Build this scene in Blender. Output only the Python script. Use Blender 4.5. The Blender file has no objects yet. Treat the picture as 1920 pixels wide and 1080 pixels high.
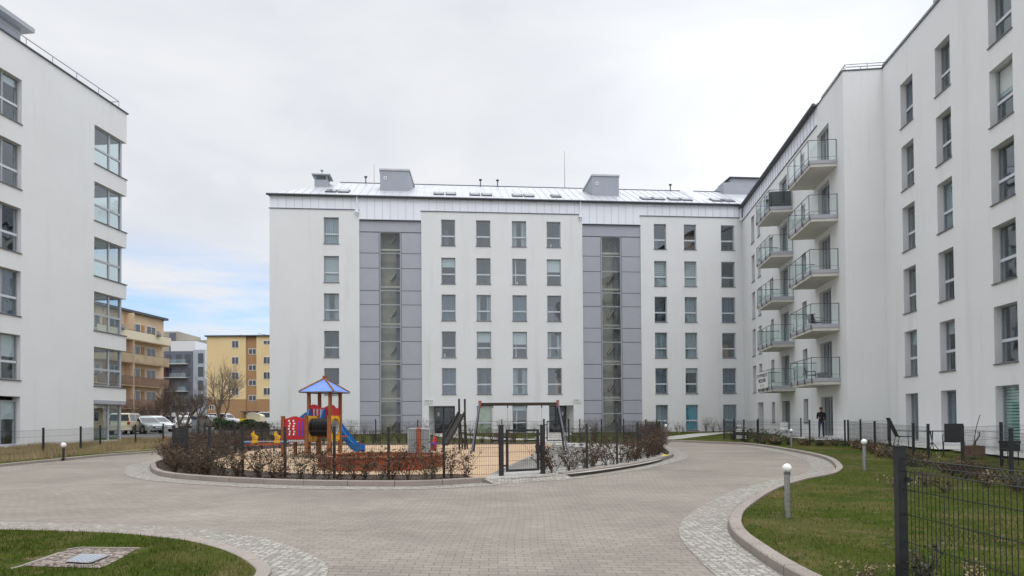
import bpy, bmesh, math, random
import numpy as np
from mathutils import Vector, Matrix, noise as mnoise
R=math.radians
random.seed(7)
S=bpy.context.scene
COL=S.collection
# ---------------------------------------------------------------- camera
F=1280.0; PITCH=R(1.0); ROLL=R(-0.42); CAMH=1.5
PX=960.0; PY=791.0-F*math.tan(PITCH)
cd=bpy.data.cameras.new('camera'); cam=bpy.data.objects.new('camera',cd); COL.objects.link(cam)
cd.sensor_width=36; cd.lens=36*F/1920; cd.clip_start=.05; cd.clip_end=3000
cd.shift_y=(PY-540)/1920
CM=Matrix.Rotation(math.pi/2+PITCH,4,'X')@Matrix.Rotation(ROLL,4,'Z')
cam.matrix_world=Matrix.Translation((0,0,CAMH))@CM
S.camera=cam
S.render.resolution_x=1024; S.render.resolution_y=576
# ---------------------------------------------------------------- light
SUN_EL=R(44); SUN_AZ=R(178)   # compass-like: direction the light comes from, measured from +Y clockwise
w=bpy.data.worlds.new('World'); S.world=w; w.use_nodes=True
nt=w.node_tree; nt.nodes.clear()
def N(t,**k):
    n=nt.nodes.new(t)
    for a,b in k.items(): setattr(n,a,b)
    return n
def Lk(a,b): nt.links.new(a,b)
def mathn(op,a,b=None,c=None,clamp=False):
    n=N('ShaderNodeMath',operation=op,use_clamp=clamp)
    for i,v in enumerate((a,b,c)):
        if v is None: continue
        if isinstance(v,(int,float)): n.inputs[i].default_value=v
        else: Lk(v,n.inputs[i])
    return n.outputs[0]
out=N('ShaderNodeOutputWorld'); bg=N('ShaderNodeBackground'); Lk(bg.outputs[0],out.inputs[0])
tc=N('ShaderNodeTexCoord'); sx=N('ShaderNodeSeparateXYZ'); Lk(tc.outputs['Generated'],sx.inputs[0])
sky=N('ShaderNodeTexSky',sky_type='NISHITA',sun_disc=False,sun_elevation=SUN_EL,sun_rotation=SUN_AZ)
sky.air_density=1.2; sky.dust_density=2.0
skm=N('ShaderNodeMix',data_type='RGBA',blend_type='MULTIPLY'); skm.inputs[0].default_value=1
Lk(sky.outputs[0],skm.inputs[6]); skm.inputs[7].default_value=(.12,.14,.18,1)
mp=N('ShaderNodeMapping'); mp.inputs['Scale'].default_value=(1,1,2.6); Lk(tc.outputs['Generated'],mp.inputs[0])
n1=N('ShaderNodeTexNoise'); n1.inputs['Scale'].default_value=2.3; n1.inputs['Detail'].default_value=7; n1.inputs['Roughness'].default_value=.52
n1.inputs['Distortion'].default_value=.35
Lk(mp.outputs[0],n1.inputs['Vector'])
mp2=N('ShaderNodeMapping'); mp2.inputs['Scale'].default_value=(1.6,1.6,9); mp2.inputs['Rotation'].default_value=(.1,.15,0); Lk(tc.outputs['Generated'],mp2.inputs[0])
n2=N('ShaderNodeTexNoise'); n2.inputs['Scale'].default_value=3.1; n2.inputs['Detail'].default_value=6; n2.inputs['Roughness'].default_value=.55
Lk(mp2.outputs[0],n2.inputs['Vector'])
# cloud body colour: pale greys
cr=N('ShaderNodeValToRGB'); e=cr.color_ramp.elements
e[0].position=.3; e[0].color=(.63,.66,.715,1); e[1].position=.68; e[1].color=(.83,.84,.865,1)
Lk(n1.outputs[0],cr.inputs[0])
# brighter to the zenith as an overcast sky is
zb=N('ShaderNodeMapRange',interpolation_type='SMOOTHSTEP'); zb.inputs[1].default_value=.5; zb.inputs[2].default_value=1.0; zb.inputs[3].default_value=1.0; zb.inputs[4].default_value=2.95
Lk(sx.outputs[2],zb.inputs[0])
cm=N('ShaderNodeMix',data_type='RGBA',blend_type='MULTIPLY'); cm.inputs[0].default_value=1
xb=N('ShaderNodeMapRange',interpolation_type='SMOOTHSTEP'); xb.inputs[1].default_value=-.05; xb.inputs[2].default_value=.38; xb.inputs[3].default_value=1.0; xb.inputs[4].default_value=1.25
Lk(sx.outputs[0],xb.inputs[0])
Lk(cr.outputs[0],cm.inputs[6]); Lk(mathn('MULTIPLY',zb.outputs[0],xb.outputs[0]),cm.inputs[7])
# gap in the cloud: low, to the left
gd=Vector((-.52,.86,.17)).normalized()
dp=N('ShaderNodeVectorMath',operation='DOT_PRODUCT'); Lk(tc.outputs['Generated'],dp.inputs[0]); dp.inputs[1].default_value=gd
gm=N('ShaderNodeMapRange',interpolation_type='SMOOTHSTEP'); gm.inputs[1].default_value=.93; gm.inputs[2].default_value=.985
Lk(dp.outputs['Value'],gm.inputs[0])
zl=N('ShaderNodeMapRange',interpolation_type='SMOOTHSTEP'); zl.inputs[1].default_value=.27; zl.inputs[2].default_value=.15; Lk(sx.outputs[2],zl.inputs[0])
sc=mathn('MULTIPLY',gm.outputs[0],zl.outputs[0])
nn=N('ShaderNodeMapRange'); nn.inputs[1].default_value=.36; nn.inputs[2].default_value=.58; Lk(n2.outputs[0],nn.inputs[0])
gap=mathn('MULTIPLY',sc,nn.outputs[0],clamp=True)
gap=mathn('MULTIPLY',gap,.85)
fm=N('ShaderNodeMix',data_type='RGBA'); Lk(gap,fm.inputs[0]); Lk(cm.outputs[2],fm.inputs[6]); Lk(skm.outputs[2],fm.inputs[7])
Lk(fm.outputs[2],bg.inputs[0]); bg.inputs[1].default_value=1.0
sd=bpy.data.lights.new('sun','SUN'); sd.energy=.38; sd.angle=R(14); sd.color=(1,.975,.95)
so=bpy.data.objects.new('sun',sd); COL.objects.link(so)
sdir=Vector((math.sin(SUN_AZ)*math.cos(SUN_EL),math.cos(SUN_AZ)*math.cos(SUN_EL),math.sin(SUN_EL)))
so.rotation_euler=sdir.to_track_quat('Z','Y').to_euler(); so.location=(-30,-40,60)
S.view_settings.view_transform='Standard'; S.view_settings.look='None'; S.view_settings.exposure=0.13; S.view_settings.gamma=1
try:
    S.cycles.max_bounces=8; S.cycles.transparent_max_bounces=16; S.cycles.caustics_reflective=False; S.cycles.caustics_refractive=False
except Exception: pass

# ---------------------------------------------------------------- terrain
TA,TB=.0118,-.0025
def terr(x,y):
    xx=max(-60,min(60,x)); z=TA*min(y,58)+TB*xx
    if y>58: z+=(min(y,90)-58)*.013
    return z
def raydir(px,py):
    return CM.to_3x3()@Vector(((px-PX)/F,-(py-PY)/F,-1))
def gp(px,py,h=0):
    """where the line of sight through a photo pixel meets the ground (plus h)"""
    d=raydir(px,py); t=(CAMH-h)/(TA*d[1]+TB*d[0]-d[2]); return (d[0]*t,d[1]*t)
def xat(px,Y): return raydir(px,791).x/raydir(px,791).y*Y

# ---------------------------------------------------------------- materials
def mat(name,base=(.5,.5,.5),rough=.8,metal=0,noise=None,bump=None,spec=None,alpha=None,coat=0):
    m=bpy.data.materials.new(name); m.use_nodes=True; t=m.node_tree; b=t.nodes['Principled BSDF']
    b.inputs['Base Color'].default_value=(*base,1); b.inputs['Roughness'].default_value=rough; b.inputs['Metallic'].default_value=metal
    if spec is not None: b.inputs['Specular IOR Level'].default_value=spec
    if coat: b.inputs['Coat Weight'].default_value=coat
    tcn=t.nodes.new('ShaderNodeTexCoord')
    if noise:
        # list of (scale, colour2, lo, hi)
        prev=None
        for (s,c2,lo,hi) in noise:
            nz=t.nodes.new('ShaderNodeTexNoise'); nz.inputs['Detail'].default_value=6; nz.inputs['Roughness'].default_value=.6
            if isinstance(s,tuple):
                mpn=t.nodes.new('ShaderNodeMapping'); mpn.inputs['Scale'].default_value=s; t.links.new(tcn.outputs['Object'],mpn.inputs[0]); t.links.new(mpn.outputs[0],nz.inputs['Vector']); nz.inputs['Scale'].default_value=1
            else:
                nz.inputs['Scale'].default_value=s; t.links.new(tcn.outputs['Object'],nz.inputs['Vector'])
            mr=t.nodes.new('ShaderNodeMapRange'); mr.inputs[1].default_value=lo; mr.inputs[2].default_value=hi; t.links.new(nz.outputs[0],mr.inputs[0])
            mx=t.nodes.new('ShaderNodeMix'); mx.data_type='RGBA'; t.links.new(mr.outputs[0],mx.inputs[0])
            if prev is None: mx.inputs[6].default_value=(*base,1)
            else: t.links.new(prev,mx.inputs[6])
            mx.inputs[7].default_value=(*c2,1); prev=mx.outputs[2]
        t.links.new(prev,b.inputs['Base Color'])
    if bump:
        s,st=bump; nz=t.nodes.new('ShaderNodeTexNoise'); nz.inputs['Scale'].default_value=s; nz.inputs['Detail'].default_value=5; t.links.new(tcn.outputs['Object'],nz.inputs['Vector'])
        bp=t.nodes.new('ShaderNodeBump'); bp.inputs['Strength'].default_value=st; bp.inputs['Distance'].default_value=.02
        t.links.new(nz.outputs[0],bp.inputs['Height']); t.links.new(bp.outputs[0],b.inputs['Normal'])
    return m
M={}
M['plaster']=mat('white_plaster',(.785,.79,.80),.9,noise=[(.35,(.74,.745,.75),.35,.75),((1.1,1.1,.09),(.66,.665,.66),.54,.82),((4.5,4.5,.22),(.69,.69,.685),.62,.80)],bump=(60,.12))
M['zinc']=mat('zinc_sheet',(.88,.90,.97),.55,0,noise=[((.9,.9,.25),(.82,.84,.91),.4,.7)],bump=(3,.05))
M['seam']=mat('standing_seam',(.64,.655,.71),.5)
M['zincroof']=mat('zinc_roof',(.55,.56,.585),.4,.3,noise=[(.8,(.46,.47,.50),.35,.7)],bump=(3,.06))
M['darkmetal']=mat('dark_flashing',(.09,.095,.11),.45,.5)
M['panel']=mat('grey_cladding',(.41,.42,.47),.5,0,noise=[(.9,(.37,.38,.43),.3,.75)])
M['panel_dark']=mat('cladding_joint',(.06,.065,.08),.6)
M['box']=mat('roof_box_sheet',(.36,.385,.43),.5,.2,noise=[(1.2,(.32,.34,.385),.35,.7)])
M['frame']=mat('window_frame_grey',(.36,.375,.41),.42,noise=[(5,(.40,.41,.44),.4,.7)])
M['frame_light']=mat('window_frame_pale',(.46,.48,.52),.4)
for k_,c_ in dict(a=(.06,.075,.10),b=(.12,.14,.155),c=(.22,.24,.24),d=(.055,.042,.035),e=(.11,.165,.16),f=(.36,.37,.37)).items(): M['room_'+k_]=mat('room_tone',c_,.9,noise=[(.9,tuple(v*.5 for v in c_),.45,.62)])
M['transom']=mat('transom_rail',(.60,.63,.69),.4)
M['white_pvc']=mat('white_window_frame',(.7,.7,.7),.4)
M['sill']=mat('metal_sill',(.15,.155,.17),.4,.4)
M['steel']=mat('brushed_steel',(.45,.45,.45),.35,.9,noise=[(20,(.35,.35,.35),.4,.6)])
M['rail']=mat('rail_grey',(.16,.165,.175),.4,.6)
M['soffit']=mat('balcony_concrete',(.62,.60,.56),.9,noise=[(1.5,(.54,.52,.48),.4,.75)])
M['interior']=mat('room_wall',(.70,.70,.69),.9,noise=[(.5,(.34,.36,.40),.45,.6)])
M['stairwall']=mat('stairwell_wall',(.50,.47,.42),.9,noise=[(.6,(.36,.34,.31),.4,.65)])
M['curtain']=mat('net_curtain',(.38,.44,.45),.9,noise=[((22,22,.3),(.17,.22,.24),.42,.6)])
M['curtain_dark']=mat('dark_curtain',(.15,.19,.25),.9,noise=[((18,18,.3),(.07,.085,.115),.42,.6)])
M['curtain_teal']=mat('teal_curtain',(.03,.42,.52),.9,noise=[((16,16,.3),(.02,.24,.34),.42,.6)])
M['blind']=mat('blind_slat',(.58,.63,.62),.6)
M['blind_green']=mat('green_blind_slat',(.42,.60,.52),.6)
M['blind_lime']=mat('olive_blind_slat',(.58,.62,.36),.6)
def glassmat(name,tint,ior,extra=.02,wob=.25):
    m=bpy.data.materials.new(name); m.use_nodes=True; t=m.node_tree; t.nodes.clear()
    o=t.nodes.new('ShaderNodeOutputMaterial'); mx=t.nodes.new('ShaderNodeMixShader'); tr=t.nodes.new('ShaderNodeBsdfTransparent'); gl=t.nodes.new('ShaderNodeBsdfGlossy')
    # Schlick reflectance from the angle of view, the same from both faces of the pane
    ge=t.nodes.new('ShaderNodeNewGeometry'); dt=t.nodes.new('ShaderNodeVectorMath'); dt.operation='DOT_PRODUCT'; t.links.new(ge.outputs['Normal'],dt.inputs[0]); t.links.new(ge.outputs['Incoming'],dt.inputs[1])
    def mth(op,a,b):
        n_=t.nodes.new('ShaderNodeMath'); n_.operation=op; n_.use_clamp=(op!='POWER')
        for i_,v_ in enumerate((a,b)):
            if v_ is None: continue
            if isinstance(v_,(int,float)): n_.inputs[i_].default_value=v_
            else: t.links.new(v_,n_.inputs[i_])
        return n_.outputs[0]
    f0=((ior-1)/(ior+1))**2
    pw=mth('POWER',mth('SUBTRACT',1.0,mth('ABSOLUTE',dt.outputs['Value'],None)),5.0)
    frs=mth('ADD',mth('MULTIPLY',pw,1-f0),f0)
    tr.inputs[0].default_value=(*tint,1); gl.inputs['Roughness'].default_value=.015; gl.inputs[0].default_value=(.88,.95,1,1)
    ad=t.nodes.new('ShaderNodeMath'); ad.operation='ADD'; ad.use_clamp=True; ad.inputs[1].default_value=extra
    t.links.new(frs,ad.inputs[0]); t.links.new(ad.outputs[0],mx.inputs[0])
    tcn=t.nodes.new('ShaderNodeTexCoord'); nz=t.nodes.new('ShaderNodeTexNoise'); nz.inputs['Scale'].default_value=1.3; nz.inputs['Detail'].default_value=1
    bp=t.nodes.new('ShaderNodeBump'); bp.inputs['Strength'].default_value=wob; bp.inputs['Distance'].default_value=.03
    t.links.new(tcn.outputs['Object'],nz.inputs['Vector']); t.links.new(nz.outputs[0],bp.inputs['Height']); t.links.new(bp.outputs[0],gl.inputs['Normal'])
    t.links.new(tr.outputs[0],mx.inputs[1]); t.links.new(gl.outputs[0],mx.inputs[2]); t.links.new(mx.outputs[0],o.inputs[0])
    return m
M['glass']=glassmat('window_glass',(.86,.93,.95),2.05,.05)
M['stair_glass']=glassmat('stairwell_glass',(.92,.95,.93),1.6,.02)
M['glass_clear']=glassmat('corner_glass',(.84,.91,.91),2.0,.05)
M['glass_rail']=glassmat('balustrade_glass',(.89,.955,.935),1.45,.05,.05)
M['carglass']=mat('car_glass',(.02,.025,.03),.06,0,spec=.8)
M['concrete']=mat('concrete',(.42,.40,.37),.9,noise=[(3,(.34,.325,.30),.35,.7),(35,(.30,.29,.27),.5,.75)],bump=(40,.3))
M['kerb']=mat('kerb_concrete',(.33,.285,.25),.9,noise=[(1.3,(.26,.225,.195),.35,.7),(60,(.22,.19,.17),.5,.75)],bump=(60,.35))
M['slab']=mat('terrace_slab',(.5,.49,.46),.85,noise=[(2,(.42,.41,.385),.35,.7)])
M['sand']=mat('play_sand',(.50,.35,.215),.95,noise=[(.9,(.41,.28,.17),.4,.65),(14,(.30,.20,.12),.5,.72),(60,(.60,.45,.30),.55,.75)],bump=(18,.8))
M['soil']=mat('bark_mulch',(.055,.035,.024),.95,noise=[(25,(.12,.075,.05),.5,.7),(5,(.03,.02,.014),.45,.7)],bump=(30,1))
M['black']=mat('anthracite_paint',(.022,.024,.028),.42,.2,noise=[(9,(.035,.037,.042),.45,.7)])
M['wire']=mat('coated_wire',(.012,.013,.015),.4,0)
M['wood_or']=mat('orange_stained_wood',(.33,.115,.035),.6,noise=[((14,14,1.2),(.20,.065,.022),.42,.65)])
M['wood_red']=mat('reddish_wood',(.36,.085,.03),.6,noise=[((3,3,12),(.24,.05,.02),.42,.65)])
M['red']=mat('red_panel',(.50,.018,.03),.4,noise=[(4,(.40,.015,.025),.4,.7)])
M['yellow']=mat('yellow_panel',(.78,.42,.012),.4,noise=[(4,(.66,.34,.01),.4,.7)])
M['blue']=mat('blue_plastic',(.012,.16,.44),.35,noise=[(3,(.01,.12,.36),.4,.7)])
M['roofblue']=mat('blue_roof_board',(.13,.25,.62),.45,noise=[(3,(.10,.20,.52),.4,.7)])
M['purple']=mat('purple_plastic',(.12,.05,.45),.4)
M['rubber']=mat('black_corrugated_plastic',(.006,.006,.007),.6,spec=.25)
M['palegrey']=mat('pale_grey_plastic',(.45,.46,.48),.5)
M['greypanel']=mat('grey_board',(.27,.29,.29),.6,noise=[(3,(.22,.24,.24),.4,.7)])
M['darkwood']=mat('weathered_dark_wood',(.028,.024,.021),.8,noise=[((10,10,1.5),(.05,.04,.033),.45,.7)])
M['white']=mat('white_plastic',(.78,.78,.77),.4)
M['globe']=mat('opal_globe',(.86,.86,.86),.22)
M['text']=mat('sign_ink',(.03,.04,.08),.6)
M['leaf_brown']=mat('copper_leaf',(.10,.062,.040),.8,noise=[(9,(.21,.14,.085),.50,.66),(5,(.035,.038,.018),.52,.7)],spec=.12)
M['leaf_green']=mat('evergreen_leaf',(.035,.05,.018),.55,noise=[(6,(.06,.075,.025),.4,.7)])
M['twig']=mat('twig_bark',(.085,.06,.045),.85)
M['twig_pale']=mat('pale_twig',(.16,.12,.09),.85)
M['bark']=mat('tree_bark',(.07,.055,.045),.9,noise=[((6,6,2),(.11,.09,.07),.4,.7)],bump=(20,.5))
M['straw']=mat('dry_grass_blade',(.34,.26,.14),.8,noise=[(.8,(.20,.16,.07),.4,.65),(2.5,(.42,.34,.20),.5,.7)])
M['blade']=mat('grass_blade',(.062,.096,.008),.8,noise=[(.9,(.135,.115,.035),.46,.64),(3,(.030,.058,.004),.48,.68)],spec=.06)
M['hedge']=mat('box_hedge_leaf',(.03,.06,.015),.6,noise=[(5,(.05,.085,.02),.4,.7)])
M['ochre']=mat('ochre_render',(.70,.53,.36),.9,noise=[(.3,(.62,.46,.31),.4,.7)])
M['yellowwall']=mat('yellow_render',(.80,.62,.36),.9,noise=[(.2,(.75,.55,.29),.4,.7)])
M['brownwall']=mat('brown_render',(.42,.245,.13),.9,noise=[(.2,(.37,.21,.11),.4,.7)])
M['beigebal']=mat('beige_balustrade',(.46,.36,.23),.8,noise=[(1,(.36,.27,.17),.4,.7)])
M['palebal']=mat('cream_balustrade',(.72,.64,.48),.8)
M['brownbal']=mat('brown_balustrade',(.17,.10,.065),.8,noise=[(1,(.23,.14,.09),.4,.7)])
M['bluegrey']=mat('pale_blue_grey_render',(.42,.45,.53),.85)
M['slate']=mat('dark_slate_cladding',(.14,.15,.19),.7)
M['panelblock']=mat('old_concrete_render',(.42,.39,.33),.9,noise=[(.2,(.35,.32,.28),.4,.7)])
M['winback']=mat('far_window_glass',(.05,.06,.075),.1,0,spec=.8)
M['skin']=mat('skin',(.45,.26,.18),.6); M['jacket']=mat('black_jacket',(.018,.017,.02),.8); M['jeans']=mat('blue_jeans',(.03,.05,.11),.85); M['hair']=mat('dark_hair',(.02,.014,.01),.6)
M['mesh_fabric']=mat('dark_mesh_fabric',(.035,.038,.042),.7)
M['tyre']=mat('tyre_rubber',(.02,.02,.02),.8); M['rim']=mat('wheel_rim',(.4,.4,.42),.35,.8)
M['lamp']=mat('headlight_lens',(.7,.72,.75),.1); M['taillight']=mat('tail_light',(.4,.02,.02),.2)
M['car_white']=mat('white_car_paint',(.72,.72,.73),.25,0,coat=.6); M['car_silver']=mat('silver_car_paint',(.42,.46,.46),.28,.4,coat=.6)
M['car_cream']=mat('cream_car_paint',(.62,.56,.38),.28,0,coat=.6); M['car_dark']=mat('dark_car_paint',(.05,.05,.06),.28,0,coat=.6)
M['cream']=mat('cream_sheet',(.70,.62,.42),.7); M['binyellow']=mat('yellow_bin',(.70,.50,.02),.5)
M['green_box']=mat('grey_green_cabinet',(.13,.16,.15),.6)
M['bluesign']=mat('navy_shopfront',(.03,.05,.16),.6)
M['asphalt']=mat('parking_asphalt',(.10,.10,.10),.9,noise=[(.8,(.14,.135,.13),.4,.7)])

def nodes_of(m): return m.node_tree,m.node_tree.nodes['Principled BSDF']
def brickmat(name,cols,w_,h_,mort,mcol,rot=0,distort=0):
    m=bpy.data.materials.new(name); m.use_nodes=True; t,b=nodes_of(m); b.inputs['Roughness'].default_value=.88
    tcn=t.nodes.new('ShaderNodeTexCoord'); mpn=t.nodes.new('ShaderNodeMapping'); mpn.inputs['Rotation'].default_value=(0,0,rot); t.links.new(tcn.outputs['Object'],mpn.inputs[0])
    vec=mpn.outputs[0]
    if distort:
        nz=t.nodes.new('ShaderNodeTexNoise'); nz.inputs['Scale'].default_value=.11; nz.inputs['Detail'].default_value=0; t.links.new(tcn.outputs['Object'],nz.inputs['Vector'])
        ml=t.nodes.new('ShaderNodeVectorMath'); ml.operation='SCALE'; ml.inputs['Scale'].default_value=distort; t.links.new(nz.outputs['Color'],ml.inputs[0])
        av=t.nodes.new('ShaderNodeVectorMath'); av.operation='ADD'; t.links.new(vec,av.inputs[0]); t.links.new(ml.outputs[0],av.inputs[1]); vec=av.outputs[0]
    br=t.nodes.new('ShaderNodeTexBrick'); t.links.new(vec,br.inputs['Vector'])
    br.inputs['Scale'].default_value=1; br.inputs['Brick Width'].default_value=w_; br.inputs['Row Height'].default_value=h_; br.inputs['Mortar Size'].default_value=mort
    br.inputs['Mortar Smooth'].default_value=.3; br.inputs['Bias'].default_value=0
    br.inputs['Color1'].default_value=(*cols[0],1); br.inputs['Color2'].default_value=(*cols[1],1); br.inputs['Mortar'].default_value=(*mcol,1)
    nz2=t.nodes.new('ShaderNodeTexNoise'); nz2.inputs['Scale'].default_value=.35; nz2.inputs['Detail'].default_value=7; nz2.inputs['Roughness'].default_value=.65; t.links.new(tcn.outputs['Object'],nz2.inputs['Vector'])
    mr=t.nodes.new('ShaderNodeMapRange'); mr.inputs[1].default_value=.3; mr.inputs[2].default_value=.7; mr.inputs[3].default_value=.76; mr.inputs[4].default_value=1.2; t.links.new(nz2.outputs[0],mr.inputs[0])
    # fine grain
    nz3=t.nodes.new('ShaderNodeTexNoise'); nz3.inputs['Scale'].default_value=45; nz3.inputs['Detail'].default_value=3; t.links.new(tcn.outputs['Object'],nz3.inputs['Vector'])
    mr3=t.nodes.new('ShaderNodeMapRange'); mr3.inputs[1].default_value=.3; mr3.inputs[2].default_value=.7; mr3.inputs[3].default_value=.88; mr3.inputs[4].default_value=1.1; t.links.new(nz3.outputs[0],mr3.inputs[0])
    pm=t.nodes.new('ShaderNodeMath'); pm.operation='MULTIPLY'; t.links.new(mr.outputs[0],pm.inputs[0]); t.links.new(mr3.outputs[0],pm.inputs[1])
    mx=t.nodes.new('ShaderNodeMix'); mx.data_type='RGBA'; mx.blend_type='MULTIPLY'; mx.inputs[0].default_value=1
    t.links.new(br.outputs['Color'],mx.inputs[6]); t.links.new(pm.outputs[0],mx.inputs[7]); t.links.new(mx.outputs[2],b.inputs['Base Color'])
    bp=t.nodes.new('ShaderNodeBump'); bp.invert=True; bp.inputs['Strength'].default_value=.6; bp.inputs['Distance'].default_value=.006
    t.links.new(br.outputs['Fac'],bp.inputs['Height']); t.links.new(bp.outputs[0],b.inputs['Normal'])
    return m
M['paver']=brickmat('concrete_block_paving',((.285,.248,.208),(.238,.209,.176)),.2,.1,.005,(.14,.122,.10),R(3),2.2)
M['pathpaver']=brickmat('pale_path_slabs',((.46,.44,.40),(.41,.395,.36)),.4,.4,.008,(.28,.27,.24),R(30))
def settmat():
    m=bpy.data.materials.new('granite_setts'); m.use_nodes=True; t,b=nodes_of(m); b.inputs['Roughness'].default_value=.8
    tcn=t.nodes.new('ShaderNodeTexCoord'); v=t.nodes.new('ShaderNodeTexVoronoi'); v.inputs['Scale'].default_value=13; v.inputs['Randomness'].default_value=.42; t.links.new(tcn.outputs['Object'],v.inputs['Vector'])
    v2=t.nodes.new('ShaderNodeTexVoronoi'); v2.feature='DISTANCE_TO_EDGE'; v2.inputs['Scale'].default_value=13; v2.inputs['Randomness'].default_value=.42; t.links.new(tcn.outputs['Object'],v2.inputs['Vector'])
    cr=t.nodes.new('ShaderNodeValToRGB'); el=cr.color_ramp.elements; el[0].position=.1; el[0].color=(.24,.22,.19,1); el[1].position=.9; el[1].color=(.41,.385,.34,1)
    sp=t.nodes.new('ShaderNodeSeparateColor'); t.links.new(v.outputs['Color'],sp.inputs[0]); t.links.new(sp.outputs[0],cr.inputs[0])
    mr=t.nodes.new('ShaderNodeMapRange'); mr.inputs[1].default_value=.03; mr.inputs[2].default_value=.13; t.links.new(v2.outputs['Distance'],mr.inputs[0])
    mx=t.nodes.new('ShaderNodeMix'); mx.data_type='RGBA'; mx.inputs[6].default_value=(.25,.225,.19,1); t.links.new(mr.outputs[0],mx.inputs[0]); t.links.new(cr.outputs[0],mx.inputs[7]); t.links.new(mx.outputs[2],b.inputs['Base Color'])
    bp=t.nodes.new('ShaderNodeBump'); bp.inputs['Strength'].default_value=.8; bp.inputs['Distance'].default_value=.015; t.links.new(mr.outputs[0],bp.inputs['Height']); t.links.new(bp.outputs[0],b.inputs['Normal'])
    return m
M['setts']=settmat()
M['grass']=mat('lawn_soil',(.055,.072,.010),.95,noise=[(.6,(.12,.10,.04),.46,.64),(2.2,(.036,.058,.008),.45,.7),(5,(.16,.115,.07),.58,.70),(45,(.022,.032,.006),.5,.7)],bump=(25,1),spec=.06)
M['drysoil']=mat('dry_lawn_soil',(.20,.16,.085),.95,noise=[(.6,(.12,.12,.05),.45,.65),(20,(.28,.22,.13),.5,.7)],bump=(25,1))
def gravelmat():
    m=bpy.data.materials.new('gravel'); m.use_nodes=True; t,b=nodes_of(m); b.inputs['Roughness'].default_value=.85
    tcn=t.nodes.new('ShaderNodeTexCoord'); v=t.nodes.new('ShaderNodeTexVoronoi'); v.inputs['Scale'].default_value=30; t.links.new(tcn.outputs['Object'],v.inputs['Vector'])
    cr=t.nodes.new('ShaderNodeValToRGB'); el=cr.color_ramp.elements; el[0].position=.2; el[0].color=(.07,.048,.038,1); el[1].position=.85; el[1].color=(.34,.28,.24,1)
    sp=t.nodes.new('ShaderNodeSeparateColor'); t.links.new(v.outputs['Color'],sp.inputs[0]); t.links.new(sp.outputs[0],cr.inputs[0]); t.links.new(cr.outputs[0],b.inputs['Base Color'])
    bp=t.nodes.new('ShaderNodeBump'); bp.invert=True; bp.inputs['Strength'].default_value=1; bp.inputs['Distance'].default_value=.02; t.links.new(v.outputs['Distance'],bp.inputs['Height']); t.links.new(bp.outputs[0],b.inputs['Normal'])
    return m
M['gravel']=gravelmat()
def gratemat():
    m=mat('galvanised_grate',(.5,.56,.64),.35,.6); t,b=nodes_of(m); tcn=t.nodes.new('ShaderNodeTexCoord')
    c=t.nodes.new('ShaderNodeTexChecker'); c.inputs['Scale'].default_value=45; c.inputs['Color1'].default_value=(.58,.63,.70,1); c.inputs['Color2'].default_value=(.26,.30,.35,1)
    t.links.new(tcn.outputs['Object'],c.inputs['Vector']); t.links.new(c.outputs[0],b.inputs['Base Color']); return m
def wear(m):
    # broad damp and dusty patches plus faint tyre-worn bands on the paving
    t,b=nodes_of(m); lk=b.inputs['Base Color'].links[0]; src=lk.from_socket
    tcn=t.nodes.new('ShaderNodeTexCoord'); mpn=t.nodes.new('ShaderNodeMapping'); mpn.inputs['Scale'].default_value=(.35,1.1,1); mpn.inputs['Rotation'].default_value=(0,0,.5); t.links.new(tcn.outputs['Object'],mpn.inputs[0])
    nz=t.nodes.new('ShaderNodeTexNoise'); nz.inputs['Scale'].default_value=.8; nz.inputs['Detail'].default_value=5; nz.inputs['Distortion'].default_value=.6; t.links.new(mpn.outputs[0],nz.inputs['Vector'])
    mr=t.nodes.new('ShaderNodeMapRange'); mr.inputs[1].default_value=.52; mr.inputs[2].default_value=.72; mr.inputs[3].default_value=0; mr.inputs[4].default_value=.45; t.links.new(nz.outputs[0],mr.inputs[0])
    mx=t.nodes.new('ShaderNodeMix'); mx.data_type='RGBA'; mx.blend_type='MULTIPLY'; t.links.new(mr.outputs[0],mx.inputs[0]); t.links.new(src,mx.inputs[6]); mx.inputs[7].default_value=(.74,.73,.70,1)
    n3=t.nodes.new('ShaderNodeTexNoise'); n3.inputs['Scale'].default_value=6; n3.inputs['Detail'].default_value=2; t.links.new(tcn.outputs['Object'],n3.inputs['Vector'])
    m3=t.nodes.new('ShaderNodeMapRange'); m3.inputs[1].default_value=.66; m3.inputs[2].default_value=.74; m3.inputs[4].default_value=.5; t.links.new(n3.outputs[0],m3.inputs[0])
    m4=t.nodes.new('ShaderNodeMix'); m4.data_type='RGBA'; t.links.new(m3.outputs[0],m4.inputs[0]); t.links.new(mx.outputs[2],m4.inputs[6]); m4.inputs[7].default_value=(.16,.135,.11,1)
    t.links.new(m4.outputs[2],b.inputs['Base Color'])
wear(M['paver'])
M['grate']=gratemat()

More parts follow.
